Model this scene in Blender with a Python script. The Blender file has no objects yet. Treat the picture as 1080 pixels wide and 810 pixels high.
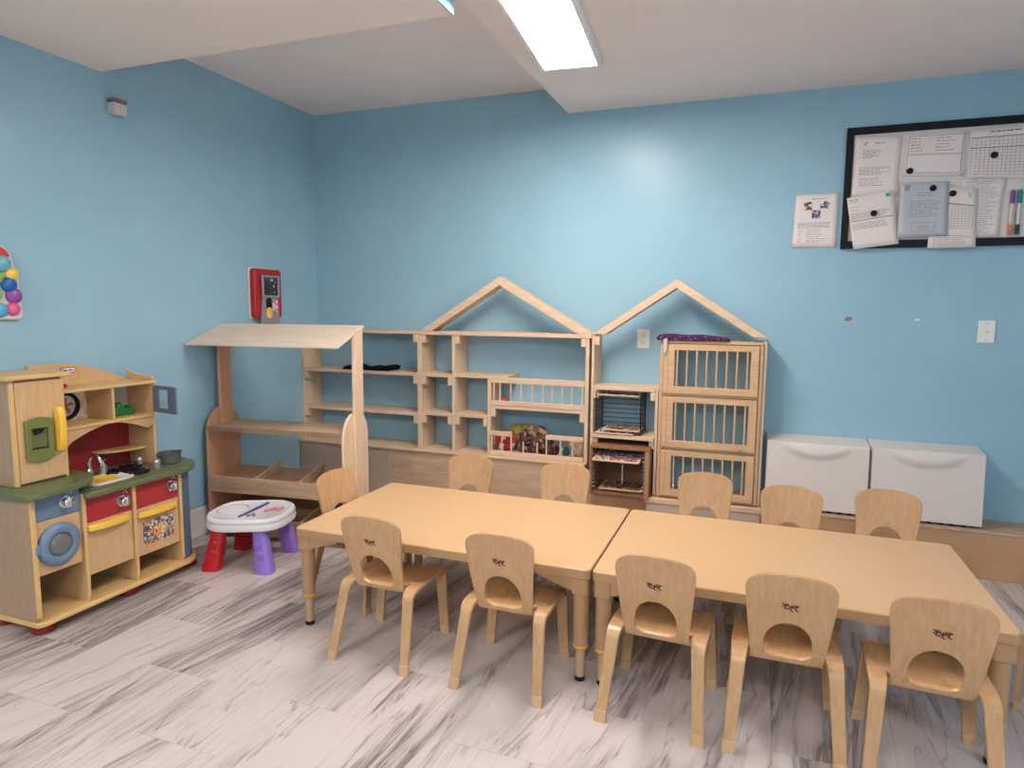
import bpy, math, random
from mathutils import Vector, Matrix
random.seed(7)
S = bpy.context.scene
COL = S.collection
pi = math.pi
sin, cos = math.sin, math.cos

# ------------------------------------------------------------------ camera
CA, CB, CR = -0.3545, -0.1116, 0.0083
cam = bpy.data.cameras.new('camera'); camo = bpy.data.objects.new('camera', cam); COL.objects.link(camo)
fw = Vector((sin(CA)*cos(CB), cos(CA)*cos(CB), sin(CB)))
rt = Vector((cos(CA), -sin(CA), 0)); up = rt.cross(fw)
r2 = rt*cos(CR) + up*sin(CR); u2 = -rt*sin(CR) + up*cos(CR)
M = Matrix((r2, u2, -fw)).transposed().to_4x4(); M.translation = Vector((2.954, -3.978, 1.304))
camo.matrix_world = M
cam.sensor_width = 36; cam.sensor_fit = 'HORIZONTAL'; cam.lens = 698.3/1080*36; cam.clip_start = .05
S.camera = camo
# ------------------------------------------------------------------ view, world, lamps
S.view_settings.view_transform = 'Standard'
S.view_settings.look = 'None'; S.view_settings.exposure = 1.82; S.view_settings.gamma = 1
S.view_settings.use_curve_mapping = False
W = bpy.data.worlds.new('world'); S.world = W; W.use_nodes = True
W.node_tree.nodes['Background'].inputs[0].default_value = (.80, .88, 1, 1)
W.node_tree.nodes['Background'].inputs[1].default_value = .5
PANEL_E = 15.0
ROOM_X, ROOM_Y = 5.6, -6.0
def area(name, loc, rot, sx, sy, e, col):
    l = bpy.data.lights.new(name, 'AREA'); l.shape = 'RECTANGLE'; l.size = sx; l.size_y = sy; l.energy = e; l.color = col
    o = bpy.data.objects.new(name, l); o.location = loc; o.rotation_euler = rot; COL.objects.link(o); return o
area('window_daylight', (ROOM_X-.06, -3.6, 1.45), (0, pi/2, 0), 1.1, 1.3, 10, (.6, .78, 1))

# ------------------------------------------------------------------ materials
def mat(name, col, rough=.5, metal=0, spec=.5, emit=None, trans=0, alpha=1):
    m = bpy.data.materials.new(name); m.use_nodes = True
    b = m.node_tree.nodes['Principled BSDF']
    b.inputs['Base Color'].default_value = (*col, 1); b.inputs['Roughness'].default_value = rough
    b.inputs['Metallic'].default_value = metal; b.inputs['Specular IOR Level'].default_value = spec
    b.inputs['Transmission Weight'].default_value = trans
    if emit: b.inputs['Emission Color'].default_value = (*col, 1); b.inputs['Emission Strength'].default_value = emit
    return m
def NT(m): return m.node_tree.nodes, m.node_tree.links, m.node_tree.nodes['Principled BSDF']
def wood(name, c1, c2, axis='X', scale=6, rough=.45, stretch=9, spec=.4, contrast=(.3, .7)):
    m = mat(name, c1, rough, spec=spec); N, L, B = NT(m)
    tc = N.new('ShaderNodeTexCoord'); mp = N.new('ShaderNodeMapping')
    s = [stretch]*3; s['XYZ'.index(axis)] = 1; mp.inputs['Scale'].default_value = s
    oi = N.new('ShaderNodeObjectInfo'); mu = N.new('ShaderNodeMath'); mu.operation = 'MULTIPLY'; mu.inputs[1].default_value = 17
    L.new(oi.outputs['Random'], mu.inputs[0]); L.new(mu.outputs[0], mp.inputs['Location'])
    n = N.new('ShaderNodeTexNoise'); n.inputs['Scale'].default_value = scale; n.inputs['Detail'].default_value = 5
    n.inputs['Roughness'].default_value = .6; n.inputs['Distortion'].default_value = .6
    L.new(tc.outputs['Object'], mp.inputs['Vector']); L.new(mp.outputs[0], n.inputs['Vector'])
    r = N.new('ShaderNodeValToRGB'); r.color_ramp.elements[0].position = contrast[0]; r.color_ramp.elements[1].position = contrast[1]
    r.color_ramp.elements[0].color = (*c2, 1); r.color_ramp.elements[1].color = (*c1, 1)
    L.new(n.outputs['Fac'], r.inputs[0]); L.new(r.outputs[0], B.inputs['Base Color'])
    return m
def speck(name, c1, c2, scale=60, rough=.5, th=(.45, .6)):
    m = mat(name, c1, rough); N, L, B = NT(m)
    tc = N.new('ShaderNodeTexCoord'); n = N.new('ShaderNodeTexNoise'); n.inputs['Scale'].default_value = scale; n.inputs['Detail'].default_value = 3
    r = N.new('ShaderNodeValToRGB'); r.color_ramp.elements[0].position = th[0]; r.color_ramp.elements[1].position = th[1]
    r.color_ramp.elements[0].color = (*c1, 1); r.color_ramp.elements[1].color = (*c2, 1)
    L.new(tc.outputs['Object'], n.inputs['Vector']); L.new(n.outputs['Fac'], r.inputs[0]); L.new(r.outputs[0], B.inputs['Base Color'])
    return m
def patches(name, cols, scale=30, rough=.5):
    """voronoi cells in several flat colours (printed pictures, cloth with motifs)"""
    m = mat(name, cols[0], rough); N, L, B = NT(m)
    tc = N.new('ShaderNodeTexCoord'); v = N.new('ShaderNodeTexVoronoi'); v.inputs['Scale'].default_value = scale
    sx = N.new('ShaderNodeSeparateColor'); r = N.new('ShaderNodeValToRGB'); r.color_ramp.interpolation = 'CONSTANT'
    for i, c in enumerate(cols):
        if i < 2: r.color_ramp.elements[i].position = i/len(cols)
        e = r.color_ramp.elements[i] if i < 2 else r.color_ramp.elements.new(i/len(cols))
        e.color = (*c, 1)
    L.new(tc.outputs['Object'], v.inputs['Vector']); L.new(v.outputs['Color'], sx.inputs[0]); L.new(sx.outputs[0], r.inputs[0])
    L.new(r.outputs[0], B.inputs['Base Color']); return m

BLUE = speck('blue_wall_paint', (.305, .49, .585), (.315, .505, .605), 3, .30)
BLUE.node_tree.nodes['Principled BSDF'].inputs['Specular IOR Level'].default_value = .22
def bumpit(m, scale, strength, dist=.002):
    N, L, B = NT(m); n = N.new('ShaderNodeTexNoise'); n.inputs['Scale'].default_value = scale
    tc = N.new('ShaderNodeTexCoord'); L.new(tc.outputs['Object'], n.inputs['Vector'])
    b = N.new('ShaderNodeBump'); b.inputs['Strength'].default_value = strength; b.inputs['Distance'].default_value = dist
    L.new(n.outputs['Fac'], b.inputs['Height']); L.new(b.outputs[0], B.inputs['Normal'])
bumpit(BLUE, 60, .12)
CEIL = speck('ceiling_paint', (.86, .785, .76), (.88, .80, .78), 4, .8)
CREAM = mat('cream_soffit_paint', (.90, .80, .73), .7)
SOFFIT_SIDE = mat('soffit_blue_paint', (.30, .55, .70), .5)
WHITE = mat('white_plastic', (.70, .62, .56), .35)
WPLATE = mat('wall_plate_white', (.82, .80, .74), .4)
BASEB = mat('white_skirting_paint', (.72, .70, .68), .5)
def floor_mat():
    m = mat('marbled_vinyl_tile', (.6, .55, .54), .33); N, L, B = NT(m)
    tc = N.new('ShaderNodeTexCoord'); sp = N.new('ShaderNodeSeparateXYZ'); L.new(tc.outputs['Object'], sp.inputs[0])
    def mth(op, a, b=None, c=None):
        n = N.new('ShaderNodeMath'); n.operation = op
        for i, x in enumerate((a, b, c)):
            if x is None: continue
            if isinstance(x, (int, float)): n.inputs[i].default_value = x
            else: L.new(x, n.inputs[i])
        return n.outputs[0]
    PW, PL = .305, .61
    cx = mth('DIVIDE', sp.outputs[0], PW); ci = mth('FLOOR', cx); fx = mth('FRACT', cx)
    off = mth('MULTIPLY', mth('FLOORED_MODULO', ci, 2), .5)
    cy = mth('ADD', mth('DIVIDE', mth('ADD', sp.outputs[1], 1.975+6.1), PL), off)
    ri = mth('FLOOR', cy); fy = mth('FRACT', cy)
    cv = N.new('ShaderNodeCombineXYZ'); L.new(ci, cv.inputs[0]); L.new(ri, cv.inputs[1])
    wn = N.new('ShaderNodeTexWhiteNoise'); wn.noise_dimensions = '3D'; L.new(cv.outputs[0], wn.inputs['Vector'])
    sc = N.new('ShaderNodeSeparateColor'); L.new(wn.outputs['Color'], sc.inputs[0])
    # streak coordinates: run along y, leaning a little, shifted per tile
    px = mth('ADD', mth('ADD', sp.outputs[0], mth('MULTIPLY', sp.outputs[1], mth('MULTIPLY_ADD', sc.outputs[2], .34, -.24))), mth('MULTIPLY', sc.outputs[0], 23))
    py = mth('ADD', sp.outputs[1], mth('MULTIPLY', sc.outputs[1], 31))
    c2 = N.new('ShaderNodeCombineXYZ'); L.new(px, c2.inputs[0]); L.new(py, c2.inputs[1])
    def noise(sx, sy, scale, detail, dist, rough=.6):
        mp = N.new('ShaderNodeMapping'); mp.inputs['Scale'].default_value = (sx, sy, 1); L.new(c2.outputs[0], mp.inputs['Vector'])
        n = N.new('ShaderNodeTexNoise'); n.inputs['Scale'].default_value = scale; n.inputs['Detail'].default_value = detail
        n.inputs['Roughness'].default_value = rough; n.inputs['Distortion'].default_value = dist
        L.new(mp.outputs[0], n.inputs['Vector']); return n.outputs['Fac']
    def ramp(x, a, b, va=0, vb=1):
        n = N.new('ShaderNodeMapRange'); L.new(x, n.inputs[0]); n.inputs[1].default_value = a; n.inputs[2].default_value = b
        n.inputs[3].default_value = va; n.inputs[4].default_value = vb; n.interpolation_type = 'SMOOTHSTEP'; return n.outputs[0]
    broad = noise(6, .9, 1.0, 3, .7)
    fine = noise(22, 1.1, 1.5, 6, .8, .72)
    vein = noise(9, .7, 1.2, 4, .8, .55)
    v1 = ramp(mth('ABSOLUTE', mth('SUBTRACT', vein, .5)), 0, .018, 1, 0)
    mask = ramp(mth('ADD', broad, mth('MULTIPLY_ADD', sc.outputs[0], .22, -.11)), .46, .66)
    streak = mth('MULTIPLY', mask, ramp(fine, .38, .62, .15, 1))
    streak = mth('ADD', mth('MULTIPLY', streak, .95), mth('MULTIPLY', mth('MULTIPLY', v1, ramp(broad, .38, .55)), .55))
    streak = mth('ADD', streak, ramp(noise(40, 2, 1.5, 4, .5), .5, .75, 0, .16))
    seam = mth('MAXIMUM', mth('GREATER_THAN', mth('ABSOLUTE', mth('SUBTRACT', fx, .5)), .4965), mth('GREATER_THAN', mth('ABSOLUTE', mth('SUBTRACT', fy, .5)), .4982))
    mix = N.new('ShaderNodeMix'); mix.data_type = 'RGBA'; mix.clamp_factor = True
    L.new(streak, mix.inputs['Factor']); mix.inputs['A'].default_value = (.57, .495, .465, 1); mix.inputs['B'].default_value = (.20, .16, .155, 1)
    m2 = N.new('ShaderNodeMix'); m2.data_type = 'RGBA'; L.new(mth('MULTIPLY', seam, .35), m2.inputs['Factor'])
    L.new(mix.outputs['Result'], m2.inputs['A']); m2.inputs['B'].default_value = (.2, .18, .18, 1)
    L.new(m2.outputs['Result'], B.inputs['Base Color'])
    return m
FLOOR = floor_mat()
TABLE = wood('maple_table_laminate', (.64, .40, .212), (.61, .38, .195), 'X', 5, .38, 8)
TEDGE = mat('table_edge_tan', (.44, .255, .12), .5)
TLEG = mat('tan_leg_plastic', (.42, .245, .12), .5)
TLOW = mat('beige_leg_tube', (.48, .30, .18), .45)
RING = mat('orange_ring', (.62, .29, .06), .5)
BLACK = mat('black_plastic', (.010, .010, .011), .5, spec=.2)
CPLY = wood('maple_chair_ply', (.56, .335, .17), (.46, .26, .12), 'Z', 7, .32, 9)
CSEAT = wood('maple_seat_ply', (.56, .33, .155), (.44, .24, .10), 'Y', 7, .32, 9)
CGLIDE = mat('tan_foot_cap', (.55, .35, .19), .5)
EMB = mat('dark_emblem_ink', (.05, .012, .01), .6)
PINEX = wood('pale_pine_along', (.74, .54, .37), (.62, .42, .27), 'X', 6, .55, 10)
PINEZ = wood('pale_pine_upright', (.74, .55, .38), (.62, .43, .28), 'Z', 6, .55, 10)
PINEY = wood('pale_pine_deep', (.72, .53, .36), (.60, .41, .26), 'Y', 6, .55, 10)
OAKX = wood('honey_cage_wood', (.68, .45, .26), (.55, .33, .17), 'X', 7, .5, 9)
OAKZ = wood('honey_cage_wood_upright', (.68, .45, .26), (.55, .33, .17), 'Z', 7, .5, 9)
PLYEDGE = wood('plywood_edge', (.45, .28, .17), (.25, .14, .08), 'X', 30, .6, 12)
LEDGE = wood('brown_ledge_plywood', (.58, .405, .27), (.42, .275, .175), 'X', 3, .6, 7)
LEDGE2 = wood('tan_ledge_plywood', (.56, .335, .18), (.44, .25, .125), 'X', 2, .55, 4)
LEDGE3 = wood('pale_block_plywood', (.56, .43, .33), (.48, .36, .27), 'X', 3, .6, 6)
LEDGEG = wood('greyish_ledge_panel', (.47, .36, .29), (.43, .32, .25), 'X', 3, .6, 5)
STANDX = wood('stand_birch_along', (.60, .41, .26), (.44, .27, .16), 'X', 5, .55, 8)
STANDR = wood('stand_roof_birch', (.78, .64, .50), (.70, .54, .40), 'X', 4, .55, 7)
STANDZ = wood('stand_birch_upright', (.62, .41, .26), (.52, .32, .19), 'Z', 4, .55, 7)
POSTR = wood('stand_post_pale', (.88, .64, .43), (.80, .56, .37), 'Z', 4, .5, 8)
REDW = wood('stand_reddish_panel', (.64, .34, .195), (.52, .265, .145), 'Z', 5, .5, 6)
TRAYW = wood('tray_brown', (.46, .27, .16), (.34, .19, .11), 'Y', 5, .55, 7)
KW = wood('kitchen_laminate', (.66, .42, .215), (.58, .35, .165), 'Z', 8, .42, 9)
KWL = wood('kitchen_laminate_shaded', (.42, .275, .175), (.36, .23, .14), 'Z', 8, .5, 9)  # same laminate with the shade of the sides put into the colour
KEDGE = mat('kitchen_yellow_edging', (.68, .43, .17), .45)
KBLUE = mat('kitchen_blue_plastic', (.15, .22, .31), .4)
KCURV = mat('kitchen_curve_slate', (.095, .12, .175), .45)
KGREY = mat('kitchen_slate_plastic', (.13, .16, .22), .45)
KRED = mat('kitchen_red_panel', (.42, .030, .035), .4)
KDRED = mat('kitchen_dark_red_back', (.30, .018, .022), .4)
KYEL = mat('kitchen_yellow_plastic', (.86, .50, .06), .4)
KOLIVE = mat('kitchen_olive_plastic', (.165, .185, .05), .4)
KOLIVED = mat('kitchen_olive_recess', (.13, .15, .05), .5)
KCOUNT = speck('green_speckled_counter', (.10, .125, .05), (.19, .21, .10), 220, .4, (.5, .62))
CHROME = mat('chrome', (.75, .75, .75), .15, 1)
STEEL = mat('brushed_steel_plastic', (.45, .45, .46), .35, .6)
POTG = mat('grey_pot_plastic', (.10, .10, .10), .45)
REDP = mat('red_plastic', (.50, .012, .02), .35)
PURP = mat('purple_plastic', (.28, .17, .60), .35)
KGLASS = mat('smoky_clear_plastic', (.5, .5, .48), .15, trans=.7)
CLEAR = mat('clear_plastic_pane', (.8, .9, .95), .1, trans=.9)
GREENP = mat('green_toy_plastic', (.01, .15, .035), .4)
WIRE = mat('black_wire', (.02, .018, .016), .4, .5)
INK = mat('printed_ink', (.12, .11, .12), .7)
PAPER = mat('white_paper', (.80, .71, .67), .7)
PAPERG = mat('glossy_grey_sleeve', (.50, .50, .53), .35)
DARKC = mat('black_cloth', (.006, .006, .008), .95, spec=.1)

# ------------------------------------------------------------------ mesh helpers
class MB:
    def __init__(s): s.v = []; s.f = []
    def add(s, vs, fs):
        n = len(s.v); s.v += [tuple(v) for v in vs]; s.f += [tuple(i+n for i in f) for f in fs]; return s
    def box(s, x0, x1, y0, y1, z0, z1, m=None):
        vs = [Vector((x, y, z)) for x in (x0, x1) for y in (y0, y1) for z in (z0, z1)]
        if m: vs = [m @ v for v in vs]
        return s.add(vs, [(0, 1, 3, 2), (4, 6, 7, 5), (0, 4, 5, 1), (2, 3, 7, 6), (0, 2, 6, 4), (1, 5, 7, 3)])
    def prism(s, pts, axis, a, b):
        """extrude a 2D outline; axis x: pts=(y,z); y: (x,z); z: (x,y)"""
        n = len(pts)
        def P(p, t): return {'x': (t, p[0], p[1]), 'y': (p[0], t, p[1]), 'z': (p[0], p[1], t)}[axis]
        vs = [P(p, a) for p in pts] + [P(p, b) for p in pts]
        return s.add(vs, [tuple(range(n))[::-1], tuple(range(n, 2*n))] + [(i, (i+1) % n, (i+1) % n+n, i+n) for i in range(n)])
    def ringprism(s, out, inn, axis, a, b):
        """outline with a hole: out and inn have the same number of points"""
        n = len(out)
        def P(p, t): return {'x': (t, p[0], p[1]), 'y': (p[0], t, p[1]), 'z': (p[0], p[1], t)}[axis]
        vs = [P(p, a) for p in out]+[P(p, a) for p in inn]+[P(p, b) for p in out]+[P(p, b) for p in inn]
        fs = []
        for i in range(n):
            j = (i+1) % n
            fs += [(i, j, n+j, n+i), (2*n+i, 3*n+i, 3*n+j, 2*n+j), (i, 2*n+i, 2*n+j, j), (n+i, n+j, 3*n+j, 3*n+i)]
        return s.add(vs, fs)
    def tube(s, path, r, seg=8, cap=True):
        path = [Vector(p) for p in path]; n = len(path); rs = r if isinstance(r, (list, tuple)) else [r]*n
        vs = []; prev = None
        for i, p in enumerate(path):
            t = (path[min(i+1, n-1)]-path[max(i-1, 0)]).normalized()
            if prev is None:
                a = Vector((0, 0, 1)) if abs(t.z) < .9 else Vector((1, 0, 0)); u = t.cross(a).normalized()
            else: u = (prev - t*prev.dot(t)).normalized()
            prev = u; w = t.cross(u)
            vs += [p+(u*cos(2*pi*k/seg)+w*sin(2*pi*k/seg))*rs[i] for k in range(seg)]
        fs = [(i*seg+k, i*seg+(k+1) % seg, (i+1)*seg+(k+1) % seg, (i+1)*seg+k) for i in range(n-1) for k in range(seg)]
        if cap: fs += [tuple(range(seg))[::-1], tuple((n-1)*seg+k for k in range(seg))]
        return s.add(vs, fs)
    def lathe(s, prof, c=(0, 0, 0), axis='z', seg=28, sx=1, sy=1):
        """prof: (r, h) pairs"""
        vs = []
        for r, h in prof:
            for k in range(seg):
                a = 2*pi*k/seg; x, y = r*cos(a)*sx, r*sin(a)*sy
                v = {'z': (x, y, h), 'x': (h, x, y), 'y': (x, h, y)}[axis]
                vs.append((v[0]+c[0], v[1]+c[1], v[2]+c[2]))
        n = len(prof)
        fs = [(i*seg+k, i*seg+(k+1) % seg, (i+1)*seg+(k+1) % seg, (i+1)*seg+k) for i in range(n-1) for k in range(seg)]
        fs += [tuple(range(seg))[::-1], tuple((n-1)*seg+k for k in range(seg))]
        return s.add(vs, fs)
    def sweep(s, secs):
        """secs: list of 4-corner rings"""
        vs = [v for c in secs for v in c]; n = len(secs); k = len(secs[0])
        fs = [(i*k+j, i*k+(j+1) % k, (i+1)*k+(j+1) % k, (i+1)*k+j) for i in range(n-1) for j in range(k)]
        fs += [tuple(range(k))[::-1], tuple((n-1)*k+j for j in range(k))]
        return s.add(vs, fs)
    def blob(s, c, r, seg=14, rings=9, noise=0):
        vs = []; 
        for i in range(rings+1):
            th = pi*i/rings
            for k in range(seg):
                a = 2*pi*k/seg; q = 1+noise*(random.random()-.5)
                vs.append((c[0]+r[0]*sin(th)*cos(a)*q, c[1]+r[1]*sin(th)*sin(a)*q, c[2]+r[2]*cos(th)*q))
        return s.add(vs, [(i*seg+k, (i+1)*seg+k, (i+1)*seg+(k+1) % seg, i*seg+(k+1) % seg) for i in range(rings) for k in range(seg)])
def build(name, mb, m, parent=None, org=(0, 0, 0), bev=0, smooth=False, seg=2, kind=None, label=None):
    me = bpy.data.meshes.new(name)
    o3 = Vector(org); me.from_pydata([Vector(v)-o3 for v in mb.v], [], mb.f); me.validate()
    import bmesh
    bm = bmesh.new(); bm.from_mesh(me); bmesh.ops.remove_doubles(bm, verts=bm.verts, dist=1e-6)
    bmesh.ops.recalc_face_normals(bm, faces=bm.faces); bm.to_mesh(me); bm.free()
    if m: me.materials.append(m)
    o = bpy.data.objects.new(name, me); COL.objects.link(o)
    if parent: o.parent = parent
    else: o.location = org
    if bev:
        b = o.modifiers.new('bevel', 'BEVEL'); b.width = bev; b.segments = seg; b.limit_method = 'ANGLE'; b.angle_limit = .6; b.harden_normals = False
    if smooth or bev:
        for p in me.polygons: p.use_smooth = True
        try: me.set_sharp_from_angle(angle=.7)
        except Exception: pass
    if kind: o['kind'] = kind
    if label: o['label'] = label
    return o
def root(name, loc, label, cat, group=None, rz=0):
    o = bpy.data.objects.new(name, None); o.empty_display_size = .05; COL.objects.link(o)
    o.location = loc; o.rotation_euler = (0, 0, rz); o['label'] = label; o['category'] = cat
    if group: o['group'] = group
    return o
def tag(o, label, cat, group=None):
    o['label'] = label; o['category'] = cat
    if group: o['group'] = group
    return o
def copy_tree(o, parent=None):
    c = o.copy(); COL.objects.link(c); c.parent = parent
    for ch in [x for x in KIDS.get(o.name, [])]: copy_tree(ch, c)
    return c
KIDS = {}
def index_kids(o):
    KIDS[o.name] = list(o.children)
    for c in o.children: index_kids(c)
def bx(*a): return MB().box(*a)
def circ(cx, cy, r, n=24, ry=None, a0=0): return [(cx+r*cos(a0+2*pi*i/n), cy+(ry or r)*sin(a0+2*pi*i/n)) for i in range(n)]
def rrect(x0, x1, y0, y1, r, n=5):
    P = []
    for cx, cy, a in ((x1-r, y1-r, 0), (x0+r, y1-r, pi/2), (x0+r, y0+r, pi), (x1-r, y0+r, 1.5*pi)):
        P += [(cx+r*cos(a+pi/2*i/n), cy+r*sin(a+pi/2*i/n)) for i in range(n+1)]
    return P

# ------------------------------------------------------------------ setting
XB = 1.825                       # edge where the lowered ceiling begins
HI, LO, SO = 2.627, 2.476, 2.40
st = dict(kind='structure')
build('floor', bx(-.1, ROOM_X, ROOM_Y, .1, -.1, 0), FLOOR, **st)
build('wall_back', bx(-.1, ROOM_X, 0, .12, 0, 2.75), BLUE, **st)
build('wall_left', bx(-.12, 0, ROOM_Y, 0, 0, 2.75), BLUE, **st)
wr = MB(); wr.box(ROOM_X, ROOM_X+.12, ROOM_Y, 0, 0, .85); wr.box(ROOM_X, ROOM_X+.12, ROOM_Y, 0, 2.05, 2.75)
wr.box(ROOM_X, ROOM_X+.12, ROOM_Y, -4.3, .85, 2.05); wr.box(ROOM_X, ROOM_X+.12, -2.9, 0, .85, 2.05)
build('wall_right', wr, BLUE, **st)
build('wall_front', bx(-.1, ROOM_X, ROOM_Y-.12, ROOM_Y, 0, 2.75), BLUE, **st)
wf = MB()
for a in ((-4.3, -4.24, .85, 2.05), (-2.96, -2.9, .85, 2.05), (-4.3, -2.9, .85, .91), (-4.3, -2.9, 1.99, 2.05), (-3.62, -3.58, .85, 2.05)):
    wf.box(ROOM_X+.02, ROOM_X+.08, *a)
build('window_1', wf, WHITE, **st)
cl = MB(); cl.box(-.1, XB, ROOM_Y, .1, HI, HI+.12)
build('ceiling', cl, CEIL, **st)
build('trim_1', bx(XB, ROOM_X, ROOM_Y, 0, LO, HI+.12), CEIL, **st)          # lowered ceiling on the right
sf = build('trim_2', bx(0, XB-.002, ROOM_Y, -1.60, SO, HI), CREAM, **st)      # cream soffit
build('trim_3', bx(XB-.002, XB+.004, ROOM_Y, -1.60, SO, LO+.01), SOFFIT_SIDE, **st)
build('baseboard_left', bx(0, .014, ROOM_Y, -.0, 0, .165), BASEB, bev=.003, **st)
# plywood-clad ledge along the back wall
lg = root('floor_ledge', (1.5, 0, 0), 'long plywood-clad ledge running along the foot of the blue back wall', 'ledge')
O = (1.5, 0, 0)
build('high_section', bx(.0, 2.035, -.245, -.002, 0, .392), LEDGE, lg, O, bev=.002)
build('panel', bx(.02, .72, -.252, -.2455, .005, .372), LEDGEG, lg, O, label='paler smooth panel')
build('edge_strip', bx(.0, 2.035, -.258, -.0, .3925, .402), PINEX, lg, O, bev=.001)
build('low_section', bx(2.036, 5.55, -.222, -.002, 0, .232), LEDGE2, lg, O, bev=.002)
build('top_board', bx(2.037, 5.55, -.226, -.002, .2325, .244), LEDGE, lg, O, bev=.001)
build('pale_block', bx(2.40, 3.008, -.262, -.2265, 0, .222), LEDGE3, lg, O, bev=.002, label='pale plywood facing below the slatted cabinet')
build('block_top', bx(2.39, 3.012, -.268, -.2265, .2225, .246), PINEX, lg, O, bev=.001)

# ceiling light fittings
def ceiling_light(x, y0, y1, label, w=.27, rz=0, z=None):
    cy = y0
    r = root('ceiling_light', (x, cy, z or LO), label, 'ceiling light', rz=rz)
    L_ = y1-y0
    fr = MB(); fr.ringprism(rrect(-w/2-.02, w/2+.02, -.02, L_+.02, .01), rrect(-w/2, w/2, 0, L_, .008), 'z', -.034, 0)
    build('frame', fr, bpy.data.materials.get('lamp_frame_white') or mat('lamp_frame_white', (.90, .87, .84), .4), r, bev=.003)
    d = build('diffuser', bx(-w/2, w/2, 0, L_, -.026, -.018), None, r)
    m = bpy.data.materials.get('lit_diffuser') or mat('lit_diffuser', (1, .92, .87), .5, emit=PANEL_E)
    d.data.materials.append(m)
LX, LY = 2.163, -2.0
ceiling_light(LX, LY, LY+1.19, 'bright rectangular ceiling light panel near the back wall', w=.25, rz=math.radians(4.7))
ceiling_light(3.0, -5.5, -4.3, 'added unseen ceiling light panel behind the viewer, for ambient light')  # unseen panel, added to lift the ambient light on the walls
ceiling_light(.95, -5.3, -4.1, 'added unseen ceiling light panel under the soffit behind the viewer, for extra light', z=SO)  # another unseen panel, added to brighten the left wall and ceiling

# ------------------------------------------------------------------ wall fittings
def plate(name, x, z, label, cat, kind):
    r = root(name, (x, 0, z), label, cat)
    build('cover_plate', MB().prism(rrect(-.037, .037, -.057, .057, .006), 'y', -.007, -.0005), WPLATE, r, bev=.002)
    if kind == 'outlet':
        for dz in (-.025, .025):
            f = build('socket', MB().prism(rrect(-.017, .017, dz-.015, dz+.015, .008), 'y', -.0095, -.0072), WPLATE, r, bev=.001)
            s_ = MB()
            for dx in (-.006, .006): s_.box(dx-.0012, dx+.0012, -.0101, -.0096, dz-.003, dz+.006)
            s_.box(-.002, .002, -.0101, -.0096, dz-.011, dz-.007); build('slot', s_, BLACK, f)
    else:
        build('toggle', MB().prism([(-.0, -.007), (-.006, .007), (-.02, .013), (-.02, .006)], 'x', -.005, .005), WPLATE, r)
        sc = MB()
        for dz in (-.042, .042): sc.lathe([(.003, -.0085), (.003, -.0075)], (0, 0, dz), 'y', 10)
        build('screw', sc, STEEL, r)
plate('power_outlet', 2.315, 1.139, 'white power outlet on the blue wall under the right-hand gable', 'power outlet', 'outlet')
plate('light_switch', 4.033, 1.213, 'white toggle light switch on the blue wall below the notice board', 'light switch', 'switch')
pt = MB().prism([(3.385, 1.262), (3.392, 1.28), (3.41, 1.283), (3.423, 1.277), (3.42, 1.263), (3.40, 1.258)], 'y', -.002, -.0003)
tag(build('wall_patch', pt, mat('bare_brown_plaster', (.30, .17, .12), .9)), 'small brown scrape in the paint below the pinned paper notice', 'paint chip')
pt = MB().prism([(3.715, 1.264), (3.72, 1.275), (3.735, 1.277), (3.743, 1.266)], 'y', -.002, -.0003)
tag(build('wall_patch', pt, mat('white_plaster', (.75, .78, .8), .9)), 'small white chip in the blue paint midway between brown scrape and switch', 'paint chip')
sr = root('wall_sensor', (0, -1.545, 2.25), 'small grey and white sensor box high on the left wall', 'sensor')
build('housing', bx(.001, .045, -.035, .035, -.035, .02), mat('sensor_grey', (.58, .53, .50), .6), sr, bev=.005)
cp = MB().box(.002, .05, -.037, .037, .021, .038); build('cap', cp, mat('sensor_dark_cap', (.22, .14, .12), .6), sr, bev=.004)
sl = MB()
for i in range(4): sl.box(.0452, .047, -.028+i*.016, -.02+i*.016, -.03, .015)
build('grille', sl, WHITE, sr)

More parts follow.
